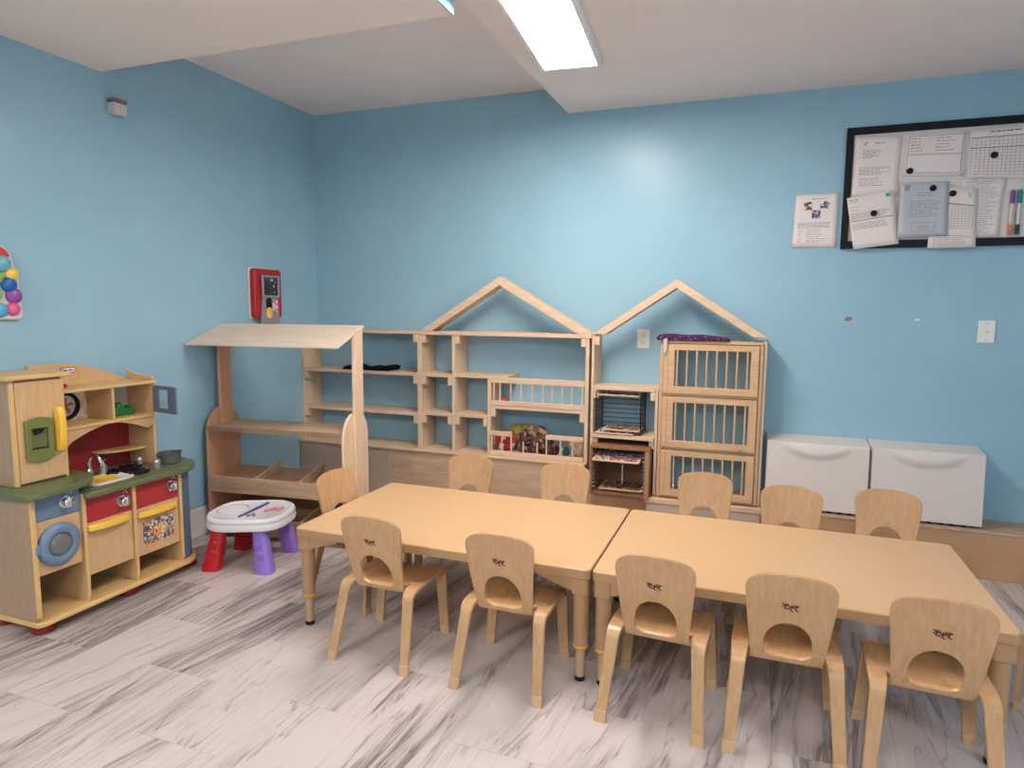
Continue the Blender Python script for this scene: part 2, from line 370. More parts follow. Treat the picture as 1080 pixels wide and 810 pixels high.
# ------------------------------------------------------------------ notice board
nb = root('notice_board', (4.05, 0, 1.64), 'wide white notice board with a black frame, covered in papers', 'notice board')
O = (4.05, 0, 1.64)
build('frame', MB().ringprism([(3.342, 1.640), (4.75, 1.640), (4.75, 2.258), (3.342, 2.258)], [(3.375, 1.679), (4.717, 1.679), (4.717, 2.221), (3.375, 2.221)], 'y', -.024, -.001), BLACK, nb, O, bev=.002)
build('board_surface', bx(3.375, 4.717, -.012, -.002, 1.679, 2.221), mat('board_white', (.74, .67, .64), .45), nb, O)
def sheet(pts, y, label, lines, m=PAPER, extra=None, name='paper_sheet', group=None, curl=.004):
    # pts TL TR BR BL in (x,z)
    c = (sum(p[0] for p in pts)/4, y, sum(p[1] for p in pts)/4)
    r = root(name, c, label, 'paper')
    def Q(u, v, dy=0):   # u right, v down
        tl, tr, br, bl = [Vector(p) for p in pts]; t = tl.lerp(tr, u); b = bl.lerp(br, u); p = t.lerp(b, v)
        return Vector((p.x, y+dy-curl*(4*(v-.5)**2), p.y))
    g = MB(); n = 8; vs = [Q(i/n, j/n) for j in range(n+1) for i in range(n+1)]
    g.add(vs, [(j*(n+1)+i, j*(n+1)+i+1, (j+1)*(n+1)+i+1, (j+1)*(n+1)+i) for j in range(n) for i in range(n)])
    o = build('page', g, m, r, c, smooth=True)
    s_ = o.modifiers.new('thickness', 'SOLIDIFY'); s_.thickness = .0008
    t = MB()
    def stroke(u0, u1, v0, v1):
        k = max(1, int(abs(v1-v0)*8)); 
        for a in range(k):
            w0 = v0+(v1-v0)*a/k; w1 = v0+(v1-v0)*(a+1)/k
            t.add([Q(u0, w0, -.0012), Q(u1, w0, -.0012), Q(u1, w1, -.0012), Q(u0, w1, -.0012)], [(0, 1, 2, 3)])
    for L in lines: stroke(*L)
    if t.v: build('printing', t, INK, o, c)
    for (nm, mm, rects) in (extra or []):
        t = MB()
        for L in rects: stroke(*L)
        build(nm, t, mm, o, c)
    return r
def para(u0, u1, v0, v1, n, h=.006, rag=.3, seed=1):
    R = random.Random(seed); L = []
    for i in range(n):
        v = v0+(v1-v0)*i/max(1, n-1); u = u0; end = u1-(R.random()*rag)*(u1-u0)
        while u < end-.02:
            w = .03+R.random()*.08; L.append((u, min(u+w, end), v, v+h)); u += w+.018
    return L
def grid(u0, u1, v0, v1, nu, nv, w=.004):
    return [(u0, u1, v0+(v1-v0)*i/nv, v0+(v1-v0)*i/nv+w) for i in range(nv+1)] + [(u0+(u1-u0)*i/nu, u0+(u1-u0)*i/nu+w, v0, v1) for i in range(nu+1)]
sheet([(3.113, 1.932), (3.322, 1.933), (3.322, 1.650), (3.106, 1.655)], -.003, 'white printed notice with three small photos, taped to blue wall beside the notice board',
      para(.08, .86, .53, .62, 5, .007, .1, 3)+para(.1, .22, .66, .9, 7, .006, .3, 4)+para(.3, .8, .66, .9, 8, .006, .5, 5)+para(.38, .72, .085, .1, 1, .012, 0, 6),
      extra=[('photo', patches('photo_orange', [(.45, .2, .1), (.6, .35, .2), (.08, .05, .06), (.8, .65, .5)], 70), [(.2, .4, .14, .3)]),
             ('photo', patches('photo_grey', [(.6, .6, .6), (.1, .1, .1), (.8, .8, .78), (.3, .3, .33)], 90), [(.58, .8, .14, .28)]),
             ('photo', patches('photo_dark', [(.04, .04, .08), (.15, .1, .2), (.5, .3, .4), (.3, .35, .5)], 90), [(.4, .6, .3, .45)])], curl=.001)
sheet([(3.378, 2.212), (3.595, 2.205), (3.592, 1.90), (3.376, 1.90)], -.0145, 'white letter sheet at the top left corner of the notice board',
      para(.22, .3, .1, .13, 2, .015, 0, 1)+para(.45, .65, .11, .12, 1, .014, 0, 2)+para(.2, .6, .22, .34, 7, .006, .5, 3)+para(.15, .85, .5, .62, 7, .006, .4, 4)+para(.15, .7, .68, .8, 5, .006, .3, 5))
sheet([(3.615, 2.206), (3.885, 2.204), (3.877, 1.985), (3.607, 2.0)], -.0145, 'landscape white form with a boxed outline at the top middle of the board',
      grid(.05, .93, .06, .92, 1, 1, .008)+para(.08, .3, .12, .4, 5, .012, .4, 8)+para(.5, .8, .12, .4, 5, .012, .4, 9)+grid(.05, .93, .48, .5, 1, 1, .006))
sheet([(3.892, 2.206), (4.17, 2.213), (4.17, 1.955), (3.892, 1.975)], -.0145, 'landscape white sheet with a ruled table at the top right of the board',
      [(.02, .98, .17, .185), (.02, .98, .38, .395)]+grid(.04, .96, .2, .92, 14, 12, .004)+para(.3, .75, .07, .09, 1, .02, 0, 10))
sheet([(3.872, 1.968), (4.055, 1.965), (4.045, 1.686), (3.862, 1.688)], -.0165, 'white sheet full of small print behind the lower right board papers',
      para(.12, .9, .05, .93, 26, .007, .35, 11))
sheet([(3.751, 1.955), (3.937, 1.917), (3.950, 1.634), (3.741, 1.632)], -.0245, 'white schedule sheet overhanging the lower frame of the board right of the grey one',
      [(.1, .95, .28, .295)]+grid(.45, .92, .32, .68, 6, 9, .004)+para(.1, .95, .80, .93, 5, .006, .3, 13)+para(.8, .9, .08, .14, 3, .01, 0, 14))
sheet([(3.605, 1.964), (3.815, 1.960), (3.824, 1.695), (3.600, 1.690)], -.0305, 'grey laminated certificate sheet in the middle of the board bottom row',
      para(.08, .2, .05, .14, 5, .012, 0, 15)+para(.35, .7, .2, .24, 2, .008, .1, 16)+para(.2, .85, .34, .62, 8, .008, .3, 17)+grid(.28, .75, .74, .9, 1, 1, .006)+para(.4, .65, .8, .86, 3, .007, .1, 18), PAPERG)
sheet([(3.357, 1.900), (3.569, 1.935), (3.612, 1.659), (3.403, 1.635)], -.0265, 'tilted white sheet overhanging the lower left corner of the board',
      para(.05, .25, .06, .1, 2, .01, 0, 19)+para(.05, .3, .2, .26, 2, .007, .2, 20)+para(.05, .9, .32, .42, 5, .007, .2, 21)+[(.05, .95, .46, .472)]+para(.05, .85, .52, .62, 4, .008, .1, 22),
      extra=[('stamp', mat('green_stamp', (.1, .3, .2), .6), [(.83, .93, .05, .11)])])
for (x, z, w, y) in ((3.640, 2.023, 'the boxed landscape form', -.02), (3.745, 1.93, 'the grey laminated certificate', -.036), (3.998, 2.077, 'the ruled table sheet', -.02),
                  (3.834, 1.90, 'the schedule sheet', -.03), (3.488, 1.817, 'the tilted sheet', -.032)):
    tag(build('magnet', MB().lathe([(.013, -.004), (.0155, -.002), (.0155, .003)], (0, 0, 0), 'y', 18), BLACK, org=(0, 0, 0)), 'round black magnet holding '+w, 'magnet', 'magnets on the notice board').location = (x, y-.003, z)
for x, c, lab in ((4.088, (.16, .05, .3), 'marker with a purple cap and an orange end clipped on the board'), (4.118, (.0, .22, .22), 'marker with a teal cap clipped on the board right of the purple one')):
    r = root('marker_pen', (x, -.024, 1.69), lab, 'marker')
    build('barrel', MB().lathe([(.008, .05), (.0088, .06), (.0088, .15)]), WHITE, r, smooth=True)
    build('cap', MB().lathe([(.0095, .151), (.0095, .205), (.007, .215)]), mat('marker_cap', c, .4), r, smooth=True)
    build('end_plug', MB().lathe([(.008, 0), (.009, .005), (.009, .049)]), mat('marker_end', (.75, .22, .08) if x < 4.1 else (.02, .03, .03), .4), r, smooth=True)

# ------------------------------------------------------------------ left wall toys
tb = root('wall_toy', (.0, -2.24, 1.245), 'white rounded wall activity board with coloured balls, cut by left picture edge', 'wall toy')
O = (.0, -2.24, 1.245)
outl = [(-2.42, 1.25), (-2.06, 1.245), (-2.045, 1.26), (-2.055, 1.42), (-2.075, 1.50)] + [(-2.24+.165*cos(a), 1.50+.085*sin(a)) for a in [pi*i/12 for i in range(1, 12)]] + [(-2.405, 1.50), (-2.43, 1.42), (-2.435, 1.26)]
build('backing', MB().prism(outl, 'x', .001, .02), WHITE, tb, O, bev=.004)
inn = [((y+2.24)*.88-2.24, (z-1.41)*.88+1.41) for y, z in outl]
build('panel', MB().prism(inn, 'x', .0201, .023), mat('toy_panel_grey', (.62, .60, .60), .4), tb, O)
build('arch', MB().prism([(-2.24+.15*cos(a), 1.505+.062*sin(a)) for a in [pi*i/12 for i in range(13)]], 'x', .0231, .03), mat('toy_red', (.55, .05, .04), .4), tb, O, bev=.002)
for y, z, r_, c in ((-2.12, 1.475, .035, (.15, .45, .55)), (-2.085, 1.435, .028, (.85, .6, .08)), (-2.10, 1.39, .033, (.02, .12, .40)), (-2.083, 1.345, .033, (.28, .08, .32)),
                    (-2.09, 1.29, .028, (.75, .12, .25)), (-2.15, 1.42, .03, (.3, .5, .1)), (-2.16, 1.35, .032, (.3, .5, .1)), (-2.14, 1.285, .03, (.1, .4, .6)), (-2.22, 1.40, .04, (.7, .2, .1)), (-2.30, 1.35, .04, (.9, .6, .1))):
    build('ball', MB().lathe([(r_, .0235), (r_*.95, .032), (r_*.7, .04), (r_*.2, .044)], (0, y, z), 'x', 20), mat('toy_ball', c, .35), tb, O, smooth=True)
rp = root('wall_toy', (0, -.555, 1.21), 'red framed toy panel with a dark screen on the left wall above the stand', 'wall toy')
O = (0, -.555, 1.21)
build('red_board', MB().prism(rrect(-.68, -.435, 1.24, 1.545, .02), 'x', .006, .045), mat('toy_board_red', (.42, .015, .02), .4), rp, O, bev=.008)
build('rim', MB().prism(rrect(-.69, -.425, 1.233, 1.552, .025), 'x', .001, .0058), WHITE, rp, O, bev=.002)
build('grey_strip', MB().prism([(-.64, 1.206), (-.47, 1.206), (-.485, 1.39), (-.62, 1.39)], 'x', .0455, .055), mat('toy_strip_grey', (.30, .27, .28), .5), rp, O, bev=.002)
build('screen_frame', MB().ringprism(rrect(-.635, -.48, 1.37, 1.505, .005), rrect(-.622, -.492, 1.382, 1.494, .004), 'x', .0555, .066), STEEL, rp, O, bev=.001)
build('screen', MB().prism(rrect(-.622, -.492, 1.382, 1.494, .003), 'x', .0555, .06), speck('screen_dark', (.02, .015, .018), (.07, .05, .055), 20, .3), rp, O)
mk = MB()
for y, z, a, b in ((-.545, 1.478, .02, .014), (-.528, 1.44, .01, .018), (-.52, 1.40, .006, .014), (-.515, 1.465, .006, .01)): mk.prism(rrect(y-a/2, y+a/2, z-b/2, z+b/2, .002), 'x', .0601, .0612)
build('screen_symbol', mk, WHITE, rp, O)
build('dark_slot', MB().prism(rrect(-.595, -.545, 1.30, 1.365, .015), 'x', .0551, .057), BLACK, rp, O)
build('yellow_sticker', MB().lathe([(.032, .0571), (.032, .0585)], (0, -.57, 1.272), 'x', 24, 1, 1.1), patches('sticker_yellow', [(.85, .55, .05), (.8, .4, .05), (.9, .7, .2)], 60), rp, O)
build('pink_sticker', MB().prism([(-.54, 1.29), (-.50, 1.275), (-.485, 1.30), (-.49, 1.345), (-.525, 1.355), (-.545, 1.33)], 'x', .0586, .06), patches('sticker_pink', [(.75, .25, .4), (.8, .7, .75), (.7, .2, .35)], 90), rp, O)

# ------------------------------------------------------------------ bookcase (left, open shelves)
T = .022
def cleats(r, O, lst, m=PINEZ):
    for x, z, s_ in lst:
        build('cleat', bx(min(x, x+s_*.028), max(x, x+s_*.028), -.202, -.165, z-.05, z), m, r, O, bev=.002)
bc = root('open_bookcase', (.47, -.1, .402), 'low open bookcase with long shelves in the corner behind the market stand', 'shelf')
O = (.47, -.1, .402)
build('side_panel', bx(.002, .022, -.2, -.003, .403, 1.143), PINEZ, bc, O, bev=.002)
build('side_panel', bx(.903, .9115, -.2, -.003, .403, 1.143), PINEZ, bc, O, bev=.001)
build('top_board', bx(.002, .9115, -.2, -.003, 1.1435, 1.163), PINEX, bc, O, bev=.002)
for z in (.895, .635): build('shelf', bx(.0225, .9028, -.2, -.003, z-T, z), PINEX, bc, O, bev=.002)
cleats(bc, O, [(.0225, .8725, 1), (.0225, .6125, 1), (.9025, 1.143, -1), (.9025, .8725, -1), (.9025, .6125, -1)])
dc = MB()
P = [(.32, .0), (.345, .022), (.40, .034), (.46, .016), (.54, .026), (.62, .02), (.665, .036), (.70, .028), (.69, .004), (.6, .0)]
dc.prism([(x, .8955+z) for x, z in P], 'y', -.195, -.05)
o = tag(build('folded_cloth', dc, DARKC, bev=.006, seg=3), 'crumpled black cloth lying on the upper bookcase shelf', 'cloth')

# ------------------------------------------------------------------ house shelf with the crib front
h1 = root('house_shelf', (1.47, -.1, .402), 'gabled house-shaped shelf unit on the left with cubbies and crib rails', 'shelf')
O = (1.47, -.1, .402)
for x, z1 in ((.912, 1.141), (1.149, 1.141), (1.393, .878)):
    build('upright', bx(x, x+.023, -.2, -.003, .403, z1), PINEZ, h1, O, bev=.002)
build('side_panel', bx(2.013, 2.035, -.2, -.003, .403, 1.141), PINEZ, h1, O, bev=.002)
build('cross_beam', bx(.912, 2.048, -.205, -.003, 1.1415, 1.166), PINEX, h1, O, bev=.002)
for x0, x1, z in ((.9352, 1.1488, .895), (1.1722, 1.53, .90), (.9352, 1.1488, .645), (1.1722, 1.3928, .648)):
    build('shelf', bx(x0, x1, -.2, -.003, z-T, z), PINEX, h1, O, bev=.002)
cleats(h1, O, [(.9353, 1.141, 1), (.9353, .8725, 1), (.9353, .6225, 1), (1.1487, .8725, -1), (1.1487, .6225, -1), (1.1723, 1.141, 1), (1.1723, .6255, 1), (1.3927, .6255, -1), (1.417, .6925, 1), (2.0127, .6925, -1), (2.0127, 1.141, -1)])
def gable(r, O, x0, x1, z0, xa, za, th=.043, y0=-.205, y1=-.095):
    for s_, xe in ((-1, x0), (1, x1)):
        dx, dz = xa-xe, za-z0; L_ = math.hypot(dx, dz); nx, nz = -dz/L_*th, abs(dx)/L_*th
        lo = xe, z0
        # outer line xe,z0 -> xa,za ; inner line lowered vertically
        dv = th*L_/abs(dx)
        hx = dv*dx/dz
        build('gable_board', MB().prism([(xe, z0), (xa, za), (xa, za-dv), (xe+hx, z0)], 'y', y0, y1), PINEX, r, O, bev=.002)
gable(h1, O, .93, 2.052, 1.1665, 1.468, 1.502)
# crib: middle deck, rails and spindles
build('crib_deck', bx(1.4165, 2.0128, -.2, -.003, .693, .715), PINEX, h1, O, bev=.002)
cr = build('crib_top_rail', bx(1.4165, 2.0128, -.203, -.188, .855, .89), PINEX, h1, O, bev=.002)
build('crib_bottom_rail', bx(1.4165, 2.0128, -.203, -.188, .7155, .745), PINEX, h1, O, bev=.002)
for x in (1.424+.012, 1.475, 1.546, 1.614, 1.684, 1.751, 1.81, 1.875, 1.933, 1.997):
    build('spindle', MB().tube([(x, -.1955, .745), (x, -.1955, .855)], .0055, 8), PINEZ, h1, O, smooth=True)
build('low_rail', bx(1.4165, 2.0128, -.215, -.2005, .4035, .433), PINEX, h1, O, bev=.002)
build('low_top_rail', bx(1.4165, 1.56, -.215, -.2005, .527, .556), PINEX, h1, O, bev=.002)
build('low_top_rail', bx(1.78, 2.0128, -.215, -.2005, .527, .556), PINEX, h1, O, bev=.002)
for x in (1.427, 1.496, 1.556, 1.784, 1.872, 1.946):
    build('spindle', MB().tube([(x, -.208, .433), (x, -.208, .528)], .0055, 8), PINEZ, h1, O, smooth=True)
for x in (1.635, 1.725):
    build('spindle', MB().tube([(x, -.208, .433), (x, -.208, .50)], .0055, 8), PINEZ, h1, O, smooth=True)

# soft things in the lower crib
def lumps(lst, noise=.25):
    m_ = MB()
    for c, r_ in lst: m_.blob(c, r_, 16, 10, noise)
    return m_
def soft(name, lst, m_, label, cat, noise=.2):
    o = build(name, lumps(lst, noise), m_, smooth=True)
    sb = o.modifiers.new('soft', 'SUBSURF'); sb.levels = 1; sb.render_levels = 1
    return tag(o, label, cat)
soft('soft_cushion', [((1.62, -.062, .515), (.15, .038, .075)), ((1.58, -.06, .55), (.10, .034, .035))], speck('yellow_print_cloth', (.50, .36, .06), (.22, .22, .05), 60, .9, (.45, .55)), 'mustard and olive printed soft cushion leaning behind the lower crib rail', 'cushion', .1)
o = soft('rag_doll', [((1.50, -.15, .487), (.072, .03, .066)), ((1.475, -.155, .45), (.03, .025, .03))], patches('red_white_cloth', [(.45, .02, .03), (.5, .03, .04), (.65, .55, .5), (.4, .02, .02)], 28, .9), 'red and white cloth doll slumped at the left end of the lower crib', 'doll', .15)
dk = soft('plush_toy', [((1.70, -.16, .55), (.085, .035, .05)), ((1.74, -.16, .50), (.08, .033, .06)), ((1.64, -.155, .52), (.05, .035, .05)), ((1.66, -.165, .44), (.05, .03, .035)), ((1.80, -.15, .455), (.05, .035, .045)), ((1.62, -.165, .45), (.035, .03, .04))],
     patches('brown_black_plush', [(.04, .02, .016), (.13, .05, .03), (.03, .02, .018), (.30, .19, .13), (.16, .07, .045), (.07, .025, .018)], 48, .95), 'dark brown and black mottled plush toy heap hanging over the crib rail', 'soft toy', .35)
soft('small_toy', [((1.87, -.13, .435), (.035, .03, .03))], mat('white_toy', (.6, .58, .55), .6), 'small white toy on the floor of the lower crib', 'toy', .1)
soft('small_toy', [((1.895, -.165, .45), (.022, .02, .035))], mat('dark_green_toy', (.01, .09, .03), .6), 'small dark green toy beside the white toy in the lower crib', 'toy', .1)
soft('rag_doll', [((1.955, -.13, .46), (.04, .035, .06)), ((1.93, -.14, .50), (.028, .025, .028))], patches('pink_cream_cloth', [(.6, .5, .42), (.55, .2, .15), (.65, .5, .25), (.6, .55, .5)], 40, .9), 'cream and pink patterned small doll at the right end of the lower crib', 'doll', .2)
tag(build('toy_block', bx(1.475, 1.512, -.185, -.165, .7155, .756), mat('pink_red_toy', (.75, .02, .08), .5), bev=.003), 'tiny bright red toy lying on the upper crib deck', 'toy')

# ------------------------------------------------------------------ right house shelf
h2 = root('house_shelf', (2.25, -.1, .245), 'gabled house-shaped shelf unit on the right holding two puzzle racks', 'shelf')
O = (2.25, -.1, .245)
build('side_panel', bx(2.0495, 2.066, -.2, -.003, .2455, 1.165), PINEZ, h2, O, bev=.002)
build('side_panel', bx(2.424, 2.441, -.2, -.003, .2475, .868), PINEZ, h2, O, bev=.002)
build('side_panel', bx(2.9865, 3.004, -.2, -.003, .2475, 1.15), PINEZ, h2, O, bev=.002)
build('shelf', bx(2.0665, 2.4235, -.205, -.003, .845, .868), PINEX, h2, O, bev=.002)
build('shelf', bx(2.0665, 2.4235, -.225, -.003, .565, .588), PINEX, h2, O, bev=.002)
cleats(h2, O, [(2.067, .845, 1), (2.067, .565, 1), (2.4235, .845, -1), (2.4235, .565, -1), (2.067, 1.155, 1)])
gable(h2, O, 2.055, 3.006, 1.167, 2.521, 1.480, th=.040)
# wire puzzle rack
wrk = root('wire_puzzle_rack', (2.22, -.12, .588), 'black wire rack holding wooden puzzles on the upper shelf', 'rack')
O = (2.22, -.12, .588)
for x in (2.085, 2.345):
    wm = MB()
    for y in (-.21, -.03):
        wm.tube([(x, y, .5895), (x, y, .838)], .003, 6)
    for k in range(9):
        z = .605+k*.028
        wm.tube([(x, -.21, z), (x, -.03, z)], .002, 5)
    for k in range(1, 6): wm.tube([(x, -.21+k*.03, .60), (x, -.21+k*.03, .838)], .0014, 5)
    build('side_wires', wm, WIRE, wrk, O)
wm = MB()
for k in range(9): wm.tube([(2.085, -.03, .605+k*.028), (2.345, -.03, .605+k*.028)], .002, 5)
build('back_wires', wm, WIRE, wrk, O)
for y in (-.21, -.03):
    build('top_wire', MB().tube([(2.085, y, .838), (2.345, y, .838)], .003, 6), WIRE, wrk, O)
PZ = [patches('puzzle_a', [(.30, .16, .09), (.04, .03, .03), (.55, .40, .28), (.12, .05, .04), (.25, .06, .05)], 75, .6),
      patches('puzzle_b', [(.65, .60, .58), (.40, .03, .05), (.55, .5, .6), (.10, .08, .28), (.3, .1, .1)], 75, .6),
      patches('puzzle_c', [(.60, .5, .42), (.42, .08, .09), (.10, .09, .16), (.65, .6, .55), (.30, .08, .1), (.08, .05, .05)], 80, .6)]
def puzzle(c, w, d, rz, rx, pm, label):
    r = root('wooden_puzzle', c, label, 'puzzle', 'wooden tray puzzles in the racks', rz); r.rotation_euler = (rx, 0, rz)
    build('tray', MB().ringprism(rrect(-w/2, w/2, -d/2, d/2, .006), rrect(-w/2+.018, w/2-.018, -d/2+.018, d/2-.018, .004), 'z', .004, .007), PINEX, r, bev=.001)
    build('base', bx(-w/2+.001, w/2-.001, -d/2+.001, d/2-.001, 0, .0038), PINEX, r)
    build('picture_pieces', bx(-w/2+.0185, w/2-.0185, -d/2+.0185, d/2-.0185, .004, .011), pm, r)
puzzle((2.215, -.125, .815), .24, .18, 0, .02, PZ[0], 'wooden puzzle in the top slot of the wire rack')
puzzle((2.235, -.135, .612), .22, .18, 0, .0, PZ[0], 'wooden puzzle with dark pieces, low in the wire rack')
puzzle((2.195, -.135, .592), .23, .19, 0, .0, PZ[1], 'light puzzle lying at the bottom of the wire rack')
# brown puzzle case
pc = root('puzzle_case', (2.235, -.14, .245), 'brown wooden open-front puzzle case on the ledge under the wire rack', 'rack')
O = (2.235, -.14, .245)
BR = wood('brown_case_wood', (.33, .16, .08), (.22, .10, .05), 'X', 6, .45, 6)
BRF = wood('brown_case_front', (.48, .26, .14), (.38, .19, .10), 'Z', 6, .45, 6)
build('side_panel', bx(2.072, 2.086, -.285, -.01, .246, .515), BR, pc, O, bev=.002)
build('side_panel', bx(2.388, 2.412, -.285, -.01, .246, .515), BRF, pc, O, bev=.002)
build('top_panel', bx(2.072, 2.412, -.285, -.01, .5155, .532), BR, pc, O, bev=.002)
build('back_panel', bx(2.0865, 2.3875, -.02, -.01, .258, .515), BR, pc, O)
build('bottom_panel', bx(2.0865, 2.3875, -.28, -.01, .246, .2575), BR, pc, O)
for s_ in (0, 1):
    wm = MB()
    for k in range(9):
        z = .285+k*.024; x = 2.088 if s_ == 0 else 2.3755
        wm.tube([(x, -.275, z), (x+.011, -.275, z), (x+.011, -.04, z), (x, -.04, z)], .0015, 5)
    build('slot_wires', wm, STEEL, pc, O)
puzzle((2.228, -.215, .462), .27, .22, 0, .12, PZ[2], 'bright puzzle sticking out of the top slot of the brown case')
puzzle((2.245, -.16, .270), .25, .2, 0, 0, PZ[0], 'dark-pieced puzzle at the bottom of the brown case')
ch = MB()
for k in range(12):
    z = .44-k*.0095; ch.blob((2.272+.002*sin(k*2), -.345 if k < 0 else -.332, z), (.0035, .0035, .0045), 8, 5)
tag(build('bead_strand', ch, mat('silver_beads', (.55, .55, .55), .3, .4), smooth=True), 'short light bead strand dangling from the bright puzzle edge', 'beads')

# ------------------------------------------------------------------ slatted cabinet
sc = root('slatted_cabinet', (2.715, -.12, .248), 'tall honey-coloured cabinet with three slatted doors under the right gable', 'cabinet')
O = (2.715, -.12, .248)
build('side_panel', bx(2.446, 2.464, -.215, -.003, .2485, 1.125), OAKZ, sc, O, bev=.002)
build('side_panel', bx(2.968, 2.986, -.215, -.003, .2485, 1.125), OAKZ, sc, O, bev=.002)
build('top_panel', bx(2.446, 2.986, -.215, -.003, 1.1255, 1.142), OAKX, sc, O, bev=.002)
for z in (.2485, .527, .832): build('shelf', bx(2.4645, 2.9675, -.21, -.003, z, z+.014), OAKX, sc, O, bev=.001)
for z0, z1 in ((.848, 1.122), (.543, .830), (.2635, .525)):
    d = build('door', MB().ringprism([(2.466, z0), (2.966, z0), (2.966, z1), (2.466, z1)], [(2.527, z0+.04), (2.925, z0+.04), (2.925, z1-.032), (2.527, z1-.032)], 'y', -.228, -.2155), OAKX, sc, O, bev=.002)
    for i in range(8):
        x = 2.541+i*.0525
        build('bar', MB().tube([(x, -.222, z0+.036), (x, -.222, z1-.028)], .0055, 8), OAKZ, d, O, smooth=True)
    build('hinge_stile', bx(2.492, 2.4945, -.2288, -.228, z0+.002, z1-.002), PLYEDGE, d, O)
    if z0 > .5 and z0 < .6: build('knob', MB().lathe([(.006, -.229), (.006, -.236), (.014, -.240), (.014, -.246), (.008, -.249)], (2.888, 0, z0+.022), 'y', 18), OAKZ, d, O, smooth=True)
bl = MB(); n = 16
bp_ = [(2.425, 1.147), (2.422, 1.163), (2.44, 1.178), (2.50, 1.180), (2.58, 1.174), (2.66, 1.178), (2.74, 1.170), (2.80, 1.163), (2.815, 1.147)]
bl.prism([(x, z-.004) for x, z in bp_], 'y', -.232, -.06)
bk = root('folded_blanket', (2.6, -.14, 1.143), 'folded dark purple dotted blanket on top of the slatted cabinet', 'blanket')
O = (2.6, -.14, 1.143)
build('cloth', bl, speck('purple_dotted_cloth', (.06, .008, .055), (.55, .4, .5), 75, .9, (.62, .66)), bk, O, bev=.005, seg=3)
build('tie', MB().prism([(2.462, 1.15), (2.484, 1.155), (2.486, 1.10), (2.478, 1.07), (2.466, 1.075)], 'y', -.240, -.234), mat('pale_tie', (.55, .50, .46), .8), bk, O, bev=.001, label='pale hanging fabric tie')

# ------------------------------------------------------------------ white flip-front bins
def bin_unit(x0, x1, label):
    r = root('storage_bin', ((x0+x1)/2, -.1, .245), label, 'storage bin', 'white bins against the back wall')
    O = ((x0+x1)/2, -.1, .245)
    z0, z1 = .246, .612
    prof = [(-.003, z0), (-.003, z1+.016), (-.15, z1), (-.165, z0)]
    build('body', MB().prism([(y, z) for y, z in prof], 'x', x0, x1), WHITE, r, O, bev=.004)
    # front with the hand grip bulged outward, its lower edge shaped to shade dark
    g = MB(); nx, nz = 44, 26; vs = []
    for j in range(nz+1):
        for i in range(nx+1):
            u = i/nx; v = j/nz
            x = x0+.004+u*(x1-x0-.008); z = z0+.012+v*(z1-z0-.012)
            y = -.2+ .024*v
            k = 1-((u-.5)/.36)**2-((1-v)/.24)**2
            if k > 0: y -= .014*min(1, k*2.2)*(1-.75*v**14)
            vs.append((x, y, z))
    fs = [(j*(nx+1)+i, j*(nx+1)+i+1, (j+1)*(nx+1)+i+1, (j+1)*(nx+1)+i) for j in range(nz) for i in range(nx)]
    base = len(vs)
    # skirt back to the body
    edge = [i for i in range(nx+1)] + [j*(nx+1)+nx for j in range(1, nz+1)] + [nz*(nx+1)+i for i in range(nx-1, -1, -1)] + [j*(nx+1) for j in range(nz-1, 0, -1)]
    for e in edge: vs.append((vs[e][0], -.166+.015*(vs[e][2]-z0)/(z1-z0), vs[e][2]))
    m_ = len(edge)
    fs += [(edge[i], edge[(i+1) % m_], base+(i+1) % m_, base+i) for i in range(m_)]
    g.add(vs, fs); build('flap_front', g, WHITE, r, O, smooth=True)
    lip = MB()
    for k in range(9):
        xa = x0+.02+k*(x1-x0-.06)/9
        lip.box(xa, xa+.02, -.19, -.17, z0+.001, z0+.011)
    build('foot_notch', lip, BLACK, r, O)
bin_unit(3.026, 3.528, 'white plastic flip-front bin standing next to the slatted cabinet')
bin_unit(3.534, 4.036, 'white plastic flip-front bin on the right, below the light switch')

# ------------------------------------------------------------------ market stand
sa = root('market_stand', (.048, -1.118, 0), 'wooden market stand with slanted canopy and divided trays by left wall', 'play stand', rz=math.radians(6.4))
Wd, Dp = .862, .285
arch = [(0, .012), (0, .60), (.012, .655), (.045, .70), (.09, .727), (.1425, .737), (.195, .727), (.24, .70), (.273, .655), (Dp, .60), (Dp, .012)]
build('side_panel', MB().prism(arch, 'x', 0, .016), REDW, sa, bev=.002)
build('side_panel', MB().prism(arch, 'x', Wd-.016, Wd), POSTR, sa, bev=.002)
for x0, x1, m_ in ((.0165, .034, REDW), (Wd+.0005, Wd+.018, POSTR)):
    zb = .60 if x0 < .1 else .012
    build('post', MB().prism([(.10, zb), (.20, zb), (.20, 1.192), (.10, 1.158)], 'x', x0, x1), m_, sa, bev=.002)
build('canopy', MB().prism([(-.085, 1.096), (-.085, 1.108), (.215, 1.212), (.215, 1.199)], 'x', -.035, Wd+.022), STANDR, sa, bev=.002)
build('counter_shelf', bx(.0345, Wd-.0165, .0, Dp-.005, .614, .636), STANDX, sa, bev=.002)
build('counter_edge', bx(.0165, Wd-.0165, -.004, -.0005, .612, .638), PLYEDGE, sa)
def tray(zf, zb, zh, zh0):
    b = build('tray_floor', MB().prism([(.014, zf), (.014, zf+.012), (Dp-.01, zb+.012), (Dp-.01, zb)], 'x', .0165, Wd-.0165), TRAYW, sa, bev=.001)
    build('tray_front', bx(.0165, Wd-.0165, 0, .0135, zh0, zh), STANDX, sa, bev=.002)
    for x in (.29, .57):
        build('divider', MB().prism([(.0145, zf+.013), (.0145, zh), (Dp-.01, zb+.055), (Dp-.01, zb+.013)], 'x', x, x+.013), STANDZ, sa, bev=.001)
tray(.29, .345, .352, .26)
tray(.04, .10, .122, .025)
